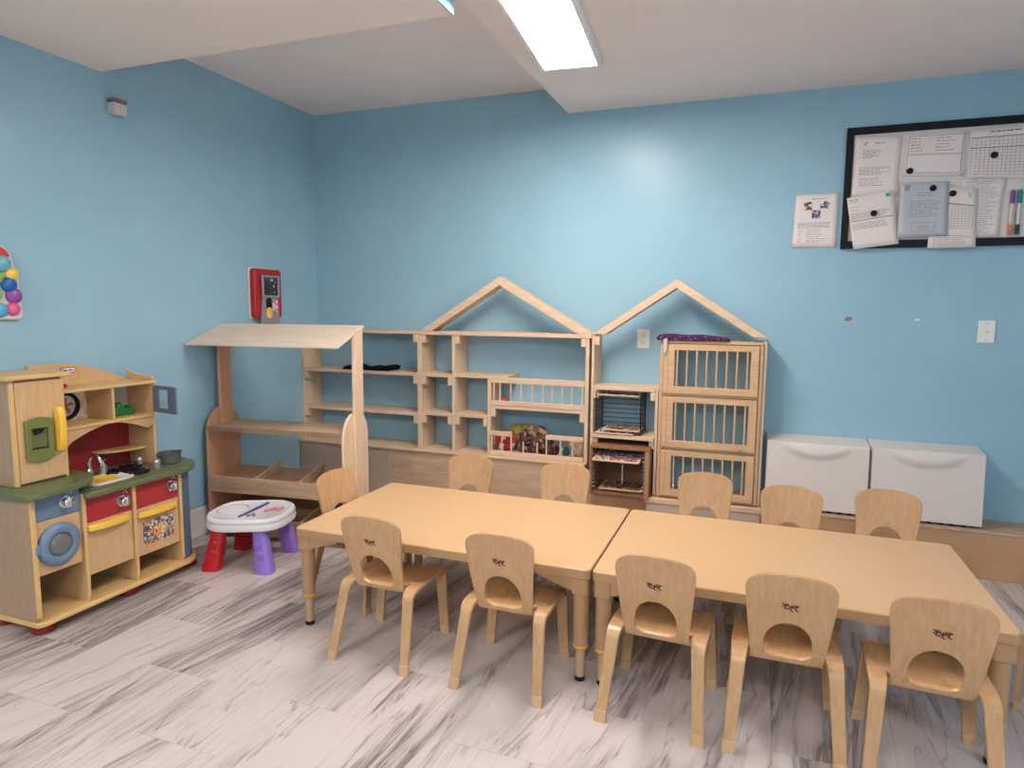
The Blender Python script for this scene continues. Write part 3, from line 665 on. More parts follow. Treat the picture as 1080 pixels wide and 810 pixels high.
build('back_rail', bx(.0165, Wd-.0165, Dp-.0095, Dp, .10, .18), TRAYW, sa)

# ------------------------------------------------------------------ activity table
at = root('activity_table', (.545, -1.325, 0), 'small white-topped toddler activity table on red and purple legs', 'activity table', rz=math.radians(14))
def superel(a, b, e, n=40): return [(a*math.copysign(abs(cos(t))**(2/e), cos(t)), b*math.copysign(abs(sin(t))**(2/e), sin(t))) for t in [2*pi*i/n for i in range(n)]]
tp = MB()
secs = []
for f_, z in ((.90, .208), (.985, .21), (1.0, .228), (.98, .236), (.97, .246), (.985, .254), (.96, .266), (.90, .269), (.86, .262)):
    secs.append([(x*f_, y*f_, z+.004*sin(x*18)) for x, y in superel(.205, .19, 2.9)])
tp.sweep(secs)
build('table_top', tp, mat('glossy_white_plastic', (.74, .72, .74), .22), at, smooth=True)
st_ = MB(); 
for k in range(16):
    y = -.12+k*.016; st_.box(-.012+.03*(k/16), .004+.03*(k/16), y, y+.009, 0.2625, 0.2710)
build('blue_ladder_strip', st_, mat('slate_blue_strip', (.12, .12, .30), .5), at)
pk = MB()
for x, y, r_ in ((.09, .02, .016), (.11, .045, .014), (.13, .03, .016), (.08, .0, .012), (.135, .055, .012)): pk.lathe([(r_, 0.2640), (r_, 0.2690), (r_*.6, 0.2720)], (x, y, 0), 'z', 14)
build('pink_button', pk, mat('pink_button', (.75, .25, .33), .4), at, smooth=True)
gk = MB()
for x, y, r_ in ((.03, -.09, .012), (.055, -.085, .01), (.04, -.06, .008)): gk.lathe([(r_, 0.2640), (r_, 0.2690), (r_*.5, 0.2710)], (x, y, 0), 'z', 10)
build('grey_button', gk, mat('grey_button', (.25, .2, .15), .5), at, smooth=True)
cb = MB().ringprism(circ(-.10, .0, .075, 28, .09), circ(-.10, .0, .068, 28, .083), 'z', 0.2640, 0.2690)
build('raised_ring', cb, mat('glossy_white_plastic_ring', (.72, .70, .72), .25), at, bev=.001)
for x, y, m_ in ((-.105, -.12, REDP), (-.105, .12, REDP), (.105, -.12, PURP), (.105, .12, PURP)):
    lg_ = MB(); secs = []
    sx, sy = math.copysign(1, x), math.copysign(1, y)
    for k in range(9):
        t = k/8; z = .212*(1-t); cx_, cy_ = x+sx*.035*t, y+sy*.03*t; h = .031+.014*t+(.004 if k % 2 else 0)
        secs.append([(cx_+a*h, cy_+b*h*.85, z) for a, b in superel(1, 1, 3.2, 20)])
    lg_.sweep(secs)
    L_ = build('leg', lg_, m_, at, smooth=True)
    if x > 0 and y < 0 or x < 0 and y < 0:
        for zz, rr in ((.135, .020), (.085, .024)):
            yy = y+sy*.03*(1-zz/.212)-(.031+.014*(1-zz/.212))*.85
            build('embossed_disc', MB().lathe([(rr, .012), (rr, -.004), (rr*.8, -.007), (rr*.75, -.004), (rr*.3, -.006)], (x+sx*.035*(1-zz/.212), yy, zz), 'y', 20), m_, L_, smooth=True)

# ------------------------------------------------------------------ toy kitchen (faces +x)
kt = root('toy_kitchen', (.2, -1.88, 0), 'wooden toy kitchen with green counter, fridge, washer and oven along the left wall', 'toy kitchen')
O = (.2, -1.88, 0)
def K(name, mb, m, bev=.0015, parent=None, smooth=False, label=None, seg=2):
    return build(name, mb, m, parent or kt, O, bev=bev, smooth=smooth, seg=seg, label=label)
XF = .36
def rb(r, cxx, cyy, a0, a1, n=14): return [(cxx+r*cos(a0+(a1-a0)*i/n), cyy+r*sin(a0+(a1-a0)*i/n)) for i in range(n+1)]
basep = [(.02, -2.312), (.372, -2.312), (.385, -2.29), (.385, -1.60)] + [(.145+.24*cos(a), -1.60+.175*sin(a)) for a in [pi/2*i/14 for i in range(1, 15)]] + [(.02, -1.425)]
K('base_plate', MB().prism(basep, 'z', .049, .068), KEDGE, .004)
for x, y in ((.300, -2.245), (.08, -2.25), (.305, -1.86), (.08, -1.86), (.28, -1.50)):
    K('foot', MB().lathe([(.038, 0), (.043, .005), (.043, .042), (.038, .0485)], (x, y, 0), 'z', 26), mat('kitchen_foot_red', (.26, .012, .014), .5), 0, smooth=True)
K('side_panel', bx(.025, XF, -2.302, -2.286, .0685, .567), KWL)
K('panel_edging', bx(XF+.0003, XF+.006, -2.304, -2.284, .085, .566), KEDGE)
for y, z1 in ((-2.092, .53), (-1.856, .509), (-1.604, .509)):
    K('divider_panel', bx(.03, XF, y, y+.014, .0685, z1), KW)
    K('panel_edging', bx(XF+.0003, XF+.004, y-.001, y+.015, .085, z1-.001), KEDGE)
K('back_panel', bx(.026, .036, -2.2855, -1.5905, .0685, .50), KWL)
# washer bay
K('drawer_front', bx(.335, .350, -2.285, -2.093, .462, .566), KBLUE, .003, label='slate blue washer control panel')
K('bay_front', bx(.335, .348, -2.285, -2.093, .243, .4605), KW)
wd = K('washer_door', MB().lathe([(.088, .3485), (.088, .356), (.078, .368), (.062, .372), (.050, .368), (.047, .356), (.047, .3485)], (0, -2.192, .352), 'x', 40), KBLUE, 0, smooth=True)
K('door_window', MB().lathe([(.047, .352), (.047, .357), (.040, .364), (.02, .368)], (0, -2.188, .350), 'x', 30), KGLASS, 0, parent=wd, smooth=True)
K('door_hinge', bx(.3485, .368, -2.293, -2.272, .335, .375), KBLUE, .003, parent=wd)
def knob(y, z, x0):
    k = K('knob', MB().lathe([(.026, x0), (.026, x0+.004), (.014, x0+.008), (.014, x0+.014), (.020, x0+.018), (.020, x0+.028), (.014, x0+.032)], (0, y, z), 'x', 26), CHROME, 0, smooth=True)
    K('grip', bx(x0+.030, x0+.040, y-.005, y+.005, z-.017, z+.017), CHROME, .003, parent=k)
    m_ = MB()
    for i, (dy, dz) in enumerate(((.012, .034), (.022, .040), (.028, .030), (.033, .010), (.034, -.002))): m_.prism(rrect(y+dy-.003, y+dy+.003, z+dz-.003, z+dz+.003, .001), 'x', x0, x0+.0008)
    K('dial_marks', m_, WHITE, 0, parent=k)
knob(-2.155, .516, .3503)
# sink and stove bays
K('drawer_front', bx(.335, .352, -2.0775, -1.857, .398, .508), KRED, .003, label='red panel under the sink')
K('drawer_front', bx(.335, .352, -1.8415, -1.605, .392, .508), KRED, .003, label='red stove control panel')
knob(-1.905, .452, .3523); knob(-1.645, .456, .3523)
def handle(y0, y1, z, x0):
    m_ = MB(); n = 12; secs = []
    for i in range(n+1):
        t = i/n; y = y0+(y1-y0)*t; out = .012+.020*(1-abs(2*t-1)**3)
        secs.append([(x0, y, z-.015), (x0+out, y, z-.013), (x0+out, y, z+.013), (x0, y, z+.015)])
    return m_.sweep(secs)
d = K('cupboard_door', bx(.338, .352, -2.0765, -1.858, .172, .3965), KW)
K('handle', handle(-2.072, -1.878, .375, .3523), KYEL, .004, parent=d)
d = K('oven_door', bx(.338, .352, -1.8405, -1.606, .168, .3905), KW)
K('handle', handle(-1.832, -1.622, .362, .3523), KYEL, .004, parent=d)
ow = K('oven_window', bx(.3523, .354, -1.805, -1.638, .213, .323), patches('oven_food_print', [(.55, .42, .25), (.05, .05, .10), (.7, .62, .55), (.55, .22, .04), (.12, .10, .16), (.3, .3, .32)], 95, .4), 0, parent=d)
K('pizza_print', MB().lathe([(.034, .3541), (.034, .3545)], (0, -1.722, .268), 'x', 24, 1.15, .72), patches('pizza_print', [(.7, .42, .12), (.55, .08, .04), (.75, .55, .25)], 70, .4), 0, parent=ow)
# curved corrugated end
cv = MB(); N_ = 60; ring = []
for i in range(N_+1):
    a = pi/2*i/N_; w = .0025*cos(i*2*pi/3.75)
    ring.append((.145+(.208+w)*cos(a), -1.5895+(.148+w)*sin(a)))
ring += [(.145, -1.45), (.145, -1.5895)]
K('corrugated_end', cv.prism(ring, 'z', .0685, .509), KCURV, 0)
K('end_back_panel', bx(.026, .1445, -1.46, -1.448, .0685, .509), KWL)
# counters
cp_ = [(.015, -2.0), (.372, -2.088), (.388, -2.075), (.392, -1.70), (.395, -1.60)] + [(.17+.225*cos(a), -1.60+.185*sin(a)) for a in [pi/2*i/14 for i in range(1, 15)]] + [(.015, -1.415)]
K('counter', MB().prism(cp_, 'z', .5095, .534), KCOUNT, .004)
dots = MB()
for i in range(26):
    y = -2.07+i*.018; dots.box(.3925 if y > -1.72 else .391, .3962, y, y+.008, .5225, .526)
cu = [(.015, -2.335), (.395, -2.335), (.412, -2.31), (.410, -2.20), (.395, -2.10), (.365, -2.045), (.32, -2.005), (.27, -1.975), (.015, -1.965)]
K('upper_counter', MB().prism(cu, 'z', .5675, .590), KCOUNT, .004)
# fridge
fx0, fx1, fy0, fy1 = .02, .232, -2.268, -2.052
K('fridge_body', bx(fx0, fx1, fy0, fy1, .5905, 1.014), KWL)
fd = K('fridge_door', bx(fx1+.0005, fx1+.016, fy0+.018, fy1-.014, .600, 1.004), KW)
K('door_edging', bx(fx1+.0005, fx1+.012, fy0, fy0+.016, .5905, 1.013), KEDGE, .001)
K('door_edging', bx(fx1+.0005, fx1+.010, fy1-.012, fy1, .5905, 1.013), KEDGE, .001)
K('fridge_top', bx(.01, .262, fy0-.025, fy1+.022, 1.0145, 1.032), KEDGE, .003)
dz0, dz1, dy0, dy1 = .69, .848, -2.228, -2.118
top_arc = [(dy1-(dy1-dy0)*i/10, dz1+.012*sin(pi*i/10)) for i in range(11)]
bot_arc = [(dy0+(dy1-dy0)*i/10, dz0-.012*sin(pi*i/10)) for i in range(11)]
oo = top_arc+bot_arc
ii = [(-2.14-(.068)*i/10, .815) for i in range(11)] + [(-2.208+(.068)*i/10, .728) for i in range(11)]
dsp = K('water_dispenser', MB().ringprism(oo, ii, 'x', .2485, .262), KOLIVE, .002, parent=fd)
K('dispenser_recess', bx(.2487, .2520, -2.2075, -2.1405, .7285, .8145), KOLIVED, 0, parent=dsp)
K('dispenser_spout', MB().prism([(-2.20, .8145), (-2.15, .8145), (-2.165, .796), (-2.19, .790)], 'x', .2522, .262), BLACK, .001, parent=dsp)
gr = MB()
for i in range(5): gr.box(.2522, .258, -2.20+i*.013, -2.195+i*.013, .732, .737)
K('drip_grille', gr, BLACK, 0, parent=dsp)
hm = MB(); secs = []
for i in range(13):
    t = i/12; z = .706+.185*t; o_ = .022+.016*(1-abs(2*t-1)**4)
    secs.append([(.2485, -2.108, z), (.2485+o_, -2.105, z), (.2485+o_, -2.078, z), (.2485, -2.072, z)])
K('fridge_handle', hm.sweep(secs), KYEL, .005, parent=fd, seg=3)
# hutch
HX = .20
K('hutch_back', MB().prism([(-2.05, .535), (-1.575, .535), (-1.575, .95)] + [(-1.585-(2.05-1.585)*i/20, .955+.095*sin(min(1, (i/20)*1.25)*pi/2)) for i in range(21)], 'x', .018, .030), KW)
K('hutch_side', bx(.0305, HX, -1.589, -1.575, .5345, .935), KW)
K('hutch_side', bx(.0305, HX, -2.050, -2.036, .5905, .935), KW)
K('hutch_top_shelf', bx(.0305, HX+.012, -2.05, -1.566, .9355, .950), KEDGE)
K('hutch_lower_shelf', bx(.0305, HX+.006, -2.0355, -1.5895, .774, .788), KEDGE)
K('hutch_divider', bx(.0305, HX, -1.80, -1.788, .7885, .935), KW)
brk = [(.031, .9505), (.20, .9505), (.205, .957)] + [(.20-.165*sin(pi/2*i/8), .96+.035*(1-cos(pi/2*i/8))+.01) for i in range(9)]
K('hutch_bracket', MB().prism(brk, 'y', -1.586, -1.574), KW)
arc = [(-2.0355, .7735), (-1.5895, .7735), (-1.5895, .735)] + [(-1.62-(.38)*i/16, .700+.052*sin(pi*i/16)+.02) for i in range(17)] + [(-2.0355, .69)]
K('arched_valance', MB().prism(arc, 'x', HX-.012, HX), KW)
K('red_backsplash', bx(.0305, .034, -2.03, -1.59, .5345, .7735), KDRED, 0)
K('picture_back', bx(.0305, .034, -2.035, -1.801, .7885, .935), None, 0).data.materials.append(None)
o = [c for c in kt.children if c.name.startswith('picture_back')][0]
gm = mat('yellow_gingham', (.8, .75, .6), .5); N, L, B = NT(gm)
tc = N.new('ShaderNodeTexCoord'); ck = N.new('ShaderNodeTexChecker'); ck.inputs['Scale'].default_value = 26
ck.inputs['Color1'].default_value = (.80, .52, .12, 1); ck.inputs['Color2'].default_value = (.74, .70, .66, 1)
mp = N.new('ShaderNodeMapping'); mp.inputs['Location'].default_value = (.5, .01, .01); mp.inputs['Scale'].default_value = (.01, 1, 1)
L.new(tc.outputs['Object'], mp.inputs[0]); L.new(mp.outputs[0], ck.inputs['Vector']); L.new(ck.outputs['Color'], B.inputs['Base Color'])
o.data.materials.clear(); o.data.materials.append(gm)
K('cubby_back', bx(.0305, .034, -1.787, -1.5895, .7885, .935), mat('pale_cubby_back', (.55, .48, .44), .5), 0)
sh = [(.0305, -1.775), (.0305, -1.60)] + [(.0305+.095*sin(pi*i/12)*.9+.02*(1-abs(i/6-1)), -1.59-(.19)*i/12) for i in range(1, 12)]
K('corner_shelf', MB().prism([(.0345, -1.7895)] + [(.0345+.11*sin(pi/2*(1-i/12))*1.0, -1.7895+.1995*(1-cos(pi/2*(1-i/12)))) for i in range(12)][::-1] + [(.0345, -1.59)], 'z', .612, .622), KEDGE, .001)
cd = K('clock', MB().ringprism(circ(-1.905, .855, .062, 40), circ(-1.905, .855, .048, 40), 'x', .0345, .052), BLACK, .003)
K('clock_face', MB().lathe([(.0485, .0345), (.0485, .0355)], (0, -1.905, .855), 'x', 30), mat('clock_face_white', (.7, .66, .62), .4), 0, parent=cd)
fl = MB()
for k in range(5):
    a = 2*pi*k/5+.3
    fl.prism([(-1.905+.006*cos(a-1.2), .855+.006*sin(a-1.2)), (-1.905+.040*cos(a-.25), .855+.040*sin(a-.25)), (-1.905+.034*cos(a+.25), .855+.034*sin(a+.25)), (-1.905+.006*cos(a+1.2), .855+.006*sin(a+1.2))], 'x', .0358, .0375)
K('clock_print', fl, mat('clock_print_orange', (.6, .14, .03), .5), 0, parent=cd)
# swung open cubby door
dm = Matrix.Translation((.206, -1.582, 0)) @ Matrix.Rotation(math.radians(-10), 4, 'Z')
dd = MB().ringprism([(.0, .795), (.178, .795), (.178, .926), (.0, .926)], [(.045, .817), (.115, .817), (.115, .908), (.045, .908)], 'y', -.005, .005)
dd.v = [tuple(dm @ Vector(v)) for v in dd.v]
d = K('cubby_door', dd, KGREY, .002, label='slate grey door swung open')
pn = MB().box(.0455, .1145, -.002, .002, .8175, .9075); pn.v = [tuple(dm @ Vector(v)) for v in pn.v]
K('door_pane', pn, CLEAR, 0, parent=d)
pn = MB().box(.1785, .190, -.003, .003, .795, .926); pn.v = [tuple(dm @ Vector(v)) for v in pn.v]
K('door_edge', pn, mat('clear_edge_blue', (.25, .33, .42), .3), .001, parent=d)
# logo badge
lb = K('logo_badge', MB().prism([(-1.876+y*1.15, 1.016+z) for y, z in superel(.032, .013, 4, 32)], 'x', .0302, .0325), mat('badge_red', (.45, .01, .02), .4), .0006)
K('badge_inner', MB().prism([(-1.876+y*1.15, 1.016+z) for y, z in superel(.028, .0095, 4, 32)], 'x', .0326, .0332), mat('badge_white', (.8, .8, .8), .4), 0, parent=lb)
def text_mesh(name, body, size, m, parent, M4, org, ext=.0004):
    c = bpy.data.curves.new(name, 'FONT'); c.body = body; c.size = size; c.align_x = 'CENTER'; c.align_y = 'CENTER'; c.extrude = ext; c.offset = .0004
    t = bpy.data.objects.new(name, c); COL.objects.link(t)
    dg = bpy.context.evaluated_depsgraph_get(); me = bpy.data.meshes.new_from_object(t.evaluated_get(dg)); bpy.data.objects.remove(t)
    me.transform(Matrix.Translation(-Vector(org)) @ M4); me.materials.clear(); me.materials.append(m)
    o = bpy.data.objects.new(name, me); COL.objects.link(o); o.parent = parent; return o
MX = Matrix(((0, 0, 1, .0336), (1, 0, 0, -1.876), (0, 1, 0, 1.016), (0, 0, 0, 1)))
text_mesh('lettering', 'little tikes', .0135, mat('badge_blue', (.01, .02, .18), .4), lb, MX, O)
# sink, tap, burners
snk = K('sink', MB().sweep([[(.245+a*.078*f_, -1.895+b*.105*f_, z) for a, b in superel(1, 1, 5, 28)] for f_, z in ((1.0, .5345), (1.0, .541), (.93, .543), (.86, .541), (.80, .5375))]), mat('sink_white', (.72, .68, .60), .35), 0, smooth=True)
K('yellow_basin_insert', MB().sweep([[(.25+a*.06*f_, -1.925+b*.068*f_, z) for a, b in superel(1, 1, 3, 24)] for f_, z in ((1, .5385), (1.02, .545), (.85, .546), (.7, .542))]), KYEL, 0, smooth=True)
tp = K('tap', MB().tube([(.150, -1.895, .534), (.150, -1.895, .60)] + [(.150+.032*(1-cos(pi*i/10)), -1.895+.01*i/10, .60+.04*sin(pi*i/10)) for i in range(1, 11)] + [(.214, -1.885, .585)], [.012, .010]+[.008]*10+[.007], 12), CHROME, 0, smooth=True)
K('tap_base', MB().lathe([(.018, .5345), (.018, .56), (.012, .575)], (.150, -1.895, 0), 'z', 18), CHROME, 0, parent=tp, smooth=True)
so = K('soap_pump', MB().lathe([(.016, .5345), (.016, .575), (.008, .582), (.006, .595)], (.16, -1.835, 0), 'z', 18), STEEL, 0, smooth=True)
K('pump_nozzle', MB().tube([(.16, -1.835, .595), (.16, -1.835, .61), (.185, -1.84, .608)], .004, 8), CHROME, 0, parent=so, smooth=True)
for x, y in ((.175, -1.79), (.275, -1.755), (.165, -1.70)):
    b_ = MB()
    for k in range(4):
        a = pi*k/4+.3; b_.box(-.052, .052, -.007, .007, .5385, .5475, Matrix.Translation((x, y, 0)) @ Matrix.Rotation(a, 4, 'Z'))
    b_.ringprism(circ(x, y, .040, 24), circ(x, y, .030, 24), 'z', .538, .546)
    q = K('burner', b_, BLACK, .001)
    K('burner_coil', MB().lathe([(.029, .5345), (.029, .539), (.01, .5395)], (x, y, 0), 'z', 22), mat('burner_red', (.45, .08, .06), .5), 0, parent=q)
for x, y in ((.155, -1.64), (.275, -1.645)):
    sh_ = tag(build('salt_shaker', MB().lathe([(.014, 0), (.016, .006), (.014, .026), (.016, .030), (.012, .040), (.004, .044)], (0, 0, 0), 'z', 18), STEEL, smooth=True),
        'small grey metallic shaker beside the burners, nearer the red backsplash' if x < .2 else 'small grey metallic shaker at the counter edge next to the grey pot', 'shaker', 'toy shakers'); sh_.location = (x, y, .5345)
# pot
po = root('toy_pot', (.235, -1.535, .5345), 'grey toy cooking pot with two side handles on the green counter', 'pot')
build('pot_body', MB().lathe([(.044, 0), (.050, .004), (.052, .044), (.056, .048), (.056, .052), (.049, .052), (.047, .008), (.01, .006)], (0, 0, 0), 'z', 32), POTG, po, smooth=True)
for s_ in (-1, 1):
    build('pot_handle', MB().tube([(-.012, s_*.053, .046), (-.010, s_*.066, .050), (.010, s_*.066, .050), (.012, s_*.053, .046)], .0035, 8), POTG, po, smooth=True)
gt = root('green_toy', (.12, -1.69, .7885), 'small green plastic toy crocodile-like figure in the right kitchen cubby', 'toy')
gt['label'] = 'lumpy green plastic toy sitting in the right cubby of the kitchen hutch'
build('body', MB().prism([(-.055, 0), (.055, 0), (.058, .02), (.04, .034), (.0, .036), (-.01, .056), (-.035, .060), (-.05, .035)], 'x', -.025, .025), GREENP, gt, bev=.008, seg=3)
kn = MB()
for k in range(5): kn.blob((.0, -.03+k*.018, .038 if k > 1 else .058), (.012, .006, .008), 10, 6)
build('ridge', kn, GREENP, gt, smooth=True)
tag(build('red_toy', MB().prism([(-2.02, .9505), (-1.985, .9505), (-1.97, .962), (-1.985, .972), (-2.02, .970)], 'x', .10, .16), REDP, bev=.004), 'small red plastic toy on top of the hutch behind the fridge', 'toy')

# ------------------------------------------------------------------ tables
def make_table():
    r = root('activity_table_long', (0, 0, 0), '', 'table', 'two low tables pushed end to end'); r.name = 'classroom_table'
    w, d, H = .612, .382, .42
    build('table_top', MB().prism(rrect(-w, w, -d, d, .022, 5), 'z', H-.036, H), TABLE, r, bev=.004, seg=3)
    build('top_edge_band', MB().ringprism(rrect(-w-.0015, w+.0015, -d-.0015, d+.0015, .023, 5), rrect(-w+.001, w-.001, -d+.001, d-.001, .021, 5), 'z', H-.034, H-.005), TEDGE, r)
    for sx in (-1, 1):
        for sy in (-1, 1):
            x, y = sx*(w-.036), sy*(d-.036)
            L_ = build('leg', MB().lathe([(.0245, .128), (.0265, .14), (.0275, .33)], (x, y, 0), 'z', 24), TLEG, r, smooth=True)
            m_ = MB().prism([(x+a, y+b) for a, b in rrect(-.031, .031, -.031, .031, .012, 4)], 'z', .325, H-.0365)
            # tapering gusset wings
            m_.prism([(x-sx*.02, .335), (x-sx*.035, .335), (x-sx*.16, H-.046), (x-sx*.16, H-.0365), (x-sx*.02, H-.0365)], 'y', y-.025, y+.025)
            m_.prism([(y-sy*.02, .335), (y-sy*.035, .335), (y-sy*.16, H-.046), (y-sy*.16, H-.0365), (y-sy*.02, H-.0365)], 'x', x-.025, x+.025)
            build('leg_bracket', m_, TLEG, L_, bev=.003)
            build('lower_tube', MB().lathe([(.0175, .018), (.0175, .131)], (x, y, 0), 'z', 20), TLOW, L_, smooth=True)
            build('ring', MB().lathe([(.026, .122), (.028, .125), (.028, .132), (.026, .136)], (x, y, 0), 'z', 24), RING, L_, smooth=True)
            build('rubber_foot', MB().lathe([(.015, 0), (.0185, .003), (.0185, .018)], (x, y, 0), 'z', 20), BLACK, L_, smooth=True)
    return r
t1 = make_table(); index_kids(t1)
t2 = copy_tree(t1)
t1.location = (1.2265+.6135, -1.460, 0); t2.location = (2.4575+.6145, -1.460, 0)
t1['label'] = 'low maple-topped rectangular table on the left of the joined pair'
t2['label'] = 'low maple-topped rectangular table on the right of the joined pair'

# ------------------------------------------------------------------ chairs (front = +y)
def make_chair():
    r = root('child_chair', (0, 0, 0), '', 'chair', 'small bent-plywood chairs around the tables')
    # backrest
    A = Vector((0, -.066, .262)); Bt = Vector((0, -.150, .560)); ax = (Bt-A); Lg = ax.length; ax.normalize(); nr = Vector((0, -ax.z, ax.y))  # nr: rearwards
    def P(x, t, off=0):
        p = A+ax*(Lg*t)+nr*off; p.x = x; p.y += .9*x*x*(.3+.7*t) - .010*sin(pi*t) ; return p
    def wid(t):
        if t < .78: return .099+.024*(t/.78)**.9
        u = (t-.78)/.22; base = .123+.004*u
        return max(.012, base*(1-u**3.0)**(1/2.4)) if u < 1 else .012
    t0, t1_, hw = .06, .488, .067
    def hol(t):
        if t <= t0 or t >= t1_: return 0
        u = (t-t0)/(t1_-t0)
        lo = hw*(1-(1-min(1, u/.16))**2.2*.38) if u < .16 else hw
        if u > .30: lo = hw*max(0, 1-((u-.30)/.70)**2.4)**.5
        return lo
    ts = [0, .035, t0]+[t0+(t1_-t0)*q for q in (.015, .05, .1, .16, .3, .45, .58, .70, .80, .88, .94, .98, .995)]+[t1_]+[t1_+.03, .62, .66, .70, .78, .83, .87, .90, .93, .955, .975, .99, 1.0]
    nL, nM = 5, 8; vs = []; rows = []
    for t in ts:
        w = wid(t); h = hol(t); inside = t0 < t < t1_
        hh = h if inside else (hw*.62 if t <= t0 else min(w*.55, .062*min(1, (t-t1_)/.05+.02)))
        if abs(t-t1_) < 1e-6: hh = .001
        xs = [-w+(w-hh)*i/nL for i in range(nL)]+[-hh+2*hh*i/nM for i in range(nM)]+[hh+(w-hh)*i/nL for i in range(nL+1)]
        rows.append(len(vs)); vs += [P(x, t) for x in xs]
    nc = 2*nL+nM+1; fs = []
    for j in range(len(ts)-1):
        mid = (ts[j]+ts[j+1])/2; hole = t0 < mid < t1_
        for i in range(nc-1):
            if hole and nL <= i < nL+nM: continue
            fs.append((j*nc+i, j*nc+i+1, (j+1)*nc+i+1, (j+1)*nc+i))
    b = build('backrest', MB().add(vs, fs), CPLY, r, smooth=True)
    s_ = b.modifiers.new('ply', 'SOLIDIFY'); s_.thickness = .012; s_.offset = 0
    bv = b.modifiers.new('round', 'BEVEL'); bv.width = .003; bv.segments = 2; bv.limit_method = 'ANGLE'; bv.angle_limit = .9
    for p in b.data.polygons: p.use_smooth = True
    # emblem, three small sprigs on the rear face
    e = MB()
    def stroke(x0, a0, x1, a1, w=.0010):
        p, q = P(x0, a0, .0068), P(x1, a1, .0068); d = (q-p).normalized(); n = d.cross(nr).normalized()*w
        e.add([p-n, q-n, q+n, p+n, p-n+nr*.0003, q-n+nr*.0003, q+n+nr*.0003, p+n+nr*.0003], [(0, 1, 2, 3), (4, 5, 6, 7), (0, 1, 5, 4), (2, 3, 7, 6), (1, 2, 6, 5), (0, 3, 7, 4)])
    for k, (x, dt) in enumerate(((-.0145, .012), (0, -.006), (.014, .004))):
        t = .67+dt
        stroke(x, t-.03, x+.002, t+.035, .0015); stroke(x+.001, t+.004, x-.008, t+.03, .0017); stroke(x+.001, t, x+.009, t+.026, .0017)
        stroke(x, t-.012, x-.008, t-.002, .0015); stroke(x, t-.022, x+.008, t-.034, .0016)
    build('emblem', e, EMB, b)
    # seat
    g = MB(); nx, ny = 12, 12; vs = []
    for j in range(ny+1):
        v = j/ny
        for i in range(nx+1):
            u = 2*i/nx-1
            hwid = .158-.004*v
            y0 = -.058 if abs(u) < .62 else -.030
            y = y0+(.168-y0)*v; x = u*hwid
            z = .280-.007*(1-u*u)*sin(pi*min(1, v*1.1))-(.010*((v-.88)/.12)**2 if v > .88 else 0)
            vs.append((x, y, z-.0))
    g.add(vs, [(j*(nx+1)+i, j*(nx+1)+i+1, (j+1)*(nx+1)+i+1, (j+1)*(nx+1)+i) for j in range(ny) for i in range(nx)])
    o = build('seat', g, CSEAT, r, smooth=True)
    s_ = o.modifiers.new('ply', 'SOLIDIFY'); s_.thickness = .012; s_.offset = -1
    if o.data.polygons[0].normal.z < 0: s_.offset = 1
    bv = o.modifiers.new('round', 'BEVEL'); bv.width = .002; bv.segments = 2; bv.limit_method = 'ANGLE'; bv.angle_limit = .9
    def leg(sx, path, w0, w1, th=.015):
        # path: (x, y, z) on the outer face; strip as wide as w along x
        n = len(path); secs = []; pts = [Vector((sx*p[0], p[1], p[2])) for p in path]
        for i, p in enumerate(pts):
            t = (pts[min(i+1, n-1)]-pts[max(0, i-1)]).normalized(); wv = Vector((1, 0, 0)); nn = t.cross(wv).normalized()*th
            w = w0+(w1-w0)*i/(n-1); wv = (wv - t*t.x).normalized()*w/2
            secs.append([p-wv, p+wv, p+wv+nn*INV, p-wv+nn*INV])
        return MB().sweep(secs)
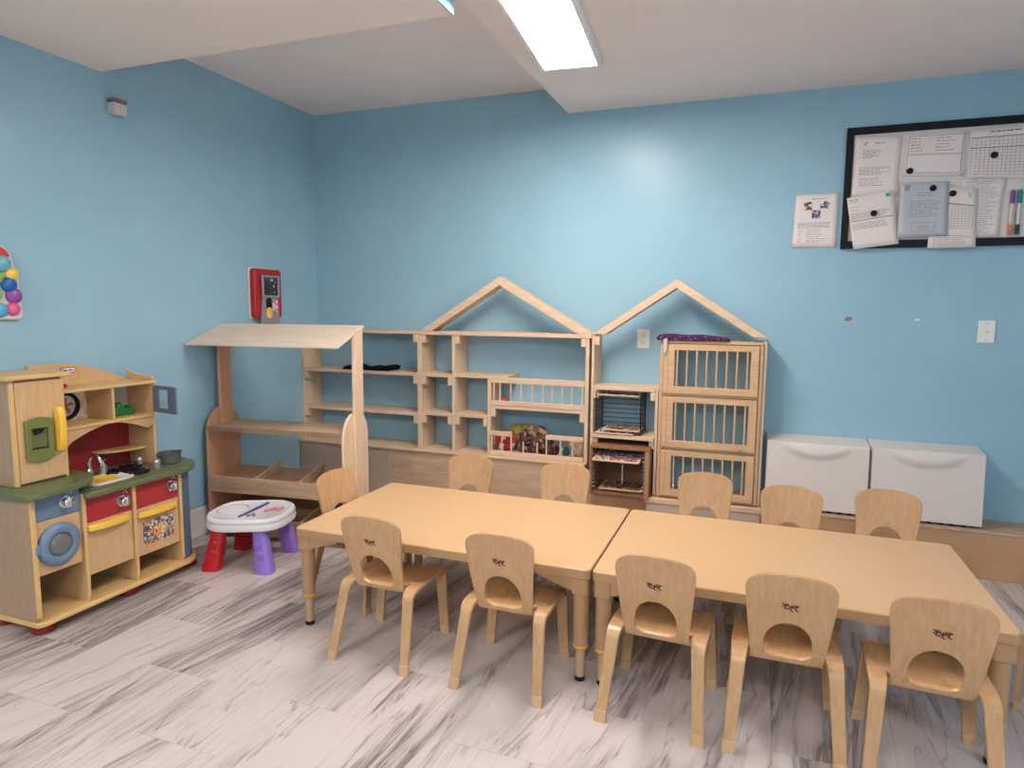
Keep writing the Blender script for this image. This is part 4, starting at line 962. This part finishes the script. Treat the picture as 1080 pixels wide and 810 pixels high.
    for sx in (-1, 1):
        def arcp(x0, y0, z0, ry, yb, zb, xb):
            s_ = math.copysign(1, yb-y0)
            P_ = [(x0, y0-s_*.04, z0), (x0, y0-s_*.015, z0)]
            for i in range(0, 9):
                a = (pi/2*.86)*i/8; P_.append((x0+.002*i/8, y0+s_*ry*sin(a), z0-ry*(1-cos(a))))
            px_, py_, pz_ = P_[-1]
            for i in range(1, 9):
                q = i/8; P_.append((px_+(xb-px_)*q, py_+(yb-py_)*q, pz_+(zb-pz_)*q))
            return P_
        INV = -1
        m_ = leg(sx, arcp(.133, -.068, .2803, .042, -.175, .004, .152), .050, .034)
        L_ = build('leg', m_, CPLY, r, bev=.003)
        build('foot_cap', MB().sweep([[(sx*x+a*.0195, y+b*.011, z) for a, b in superel(1, 1, 6, 16)] for x, y, z in ((.1525, -.1690, 0), (.1500, -.1600, .034))]), CGLIDE, L_, bev=.001)
        INV = 1
        m_ = leg(sx, arcp(.132, .148, .2685, .032, .178, .004, .152), .050, .034)
        L_ = build('leg', m_, CPLY, r, bev=.003)
        build('foot_cap', MB().sweep([[(sx*x+a*.0195, y+b*.011, z) for a, b in superel(1, 1, 6, 16)] for x, y, z in ((.1525, .1715, 0), (.1500, .1700, .034))]), CGLIDE, L_, bev=.001)
    build('seat_rail', bx(-.105, .105, -.045, -.030, .245, .2655), CPLY, r, bev=.002)
    return r
ch0 = make_chair(); index_kids(ch0)
chairs = [
    (1.668, -1.840, 0, 'child chair with back to the viewer, leftmost at the near side of the left table'),
    (2.172, -1.845, 0, 'child chair with back to the viewer, at near right end of the left table'),
    (2.697, -1.853, -3, 'child chair with back to the viewer, just right of the seam between tables'),
    (3.078, -1.855, 0, 'child chair with back to the viewer, in the middle of the right table near side'),
    (3.455, -1.882, -3, 'child chair with back to the viewer, rightmost and nearest to the lower right corner'),
    (1.600, -1.050, 180, 'child chair across the left table, in front of the open cubbies, facing the viewer'),
    (2.110, -1.050, 183, 'child chair across the left table near the seam, in front of the puzzle case'),
    (2.752, -.985, 178, 'child chair across the right table, in front of the slatted cabinet'),
    (3.115, -1.095, 178, 'child chair across the right table, in front of the left white bin'),
    (3.478, -1.005, 170, 'child chair across the right table, in front of the right white bin'),
    (1.285, -1.470, -98, 'child chair tucked under the left end of the tables beside the market stand'),
    (4.035, -1.39, 64.5, 'child chair at the right end of the tables, mostly cut off by the picture edge'),
]
for i, (x, y, a, lab) in enumerate(chairs):
    c = ch0 if i == 0 else copy_tree(ch0)
    c.location = (x, y, 0); c.rotation_euler = (0, 0, math.radians(a)); c['label'] = lab
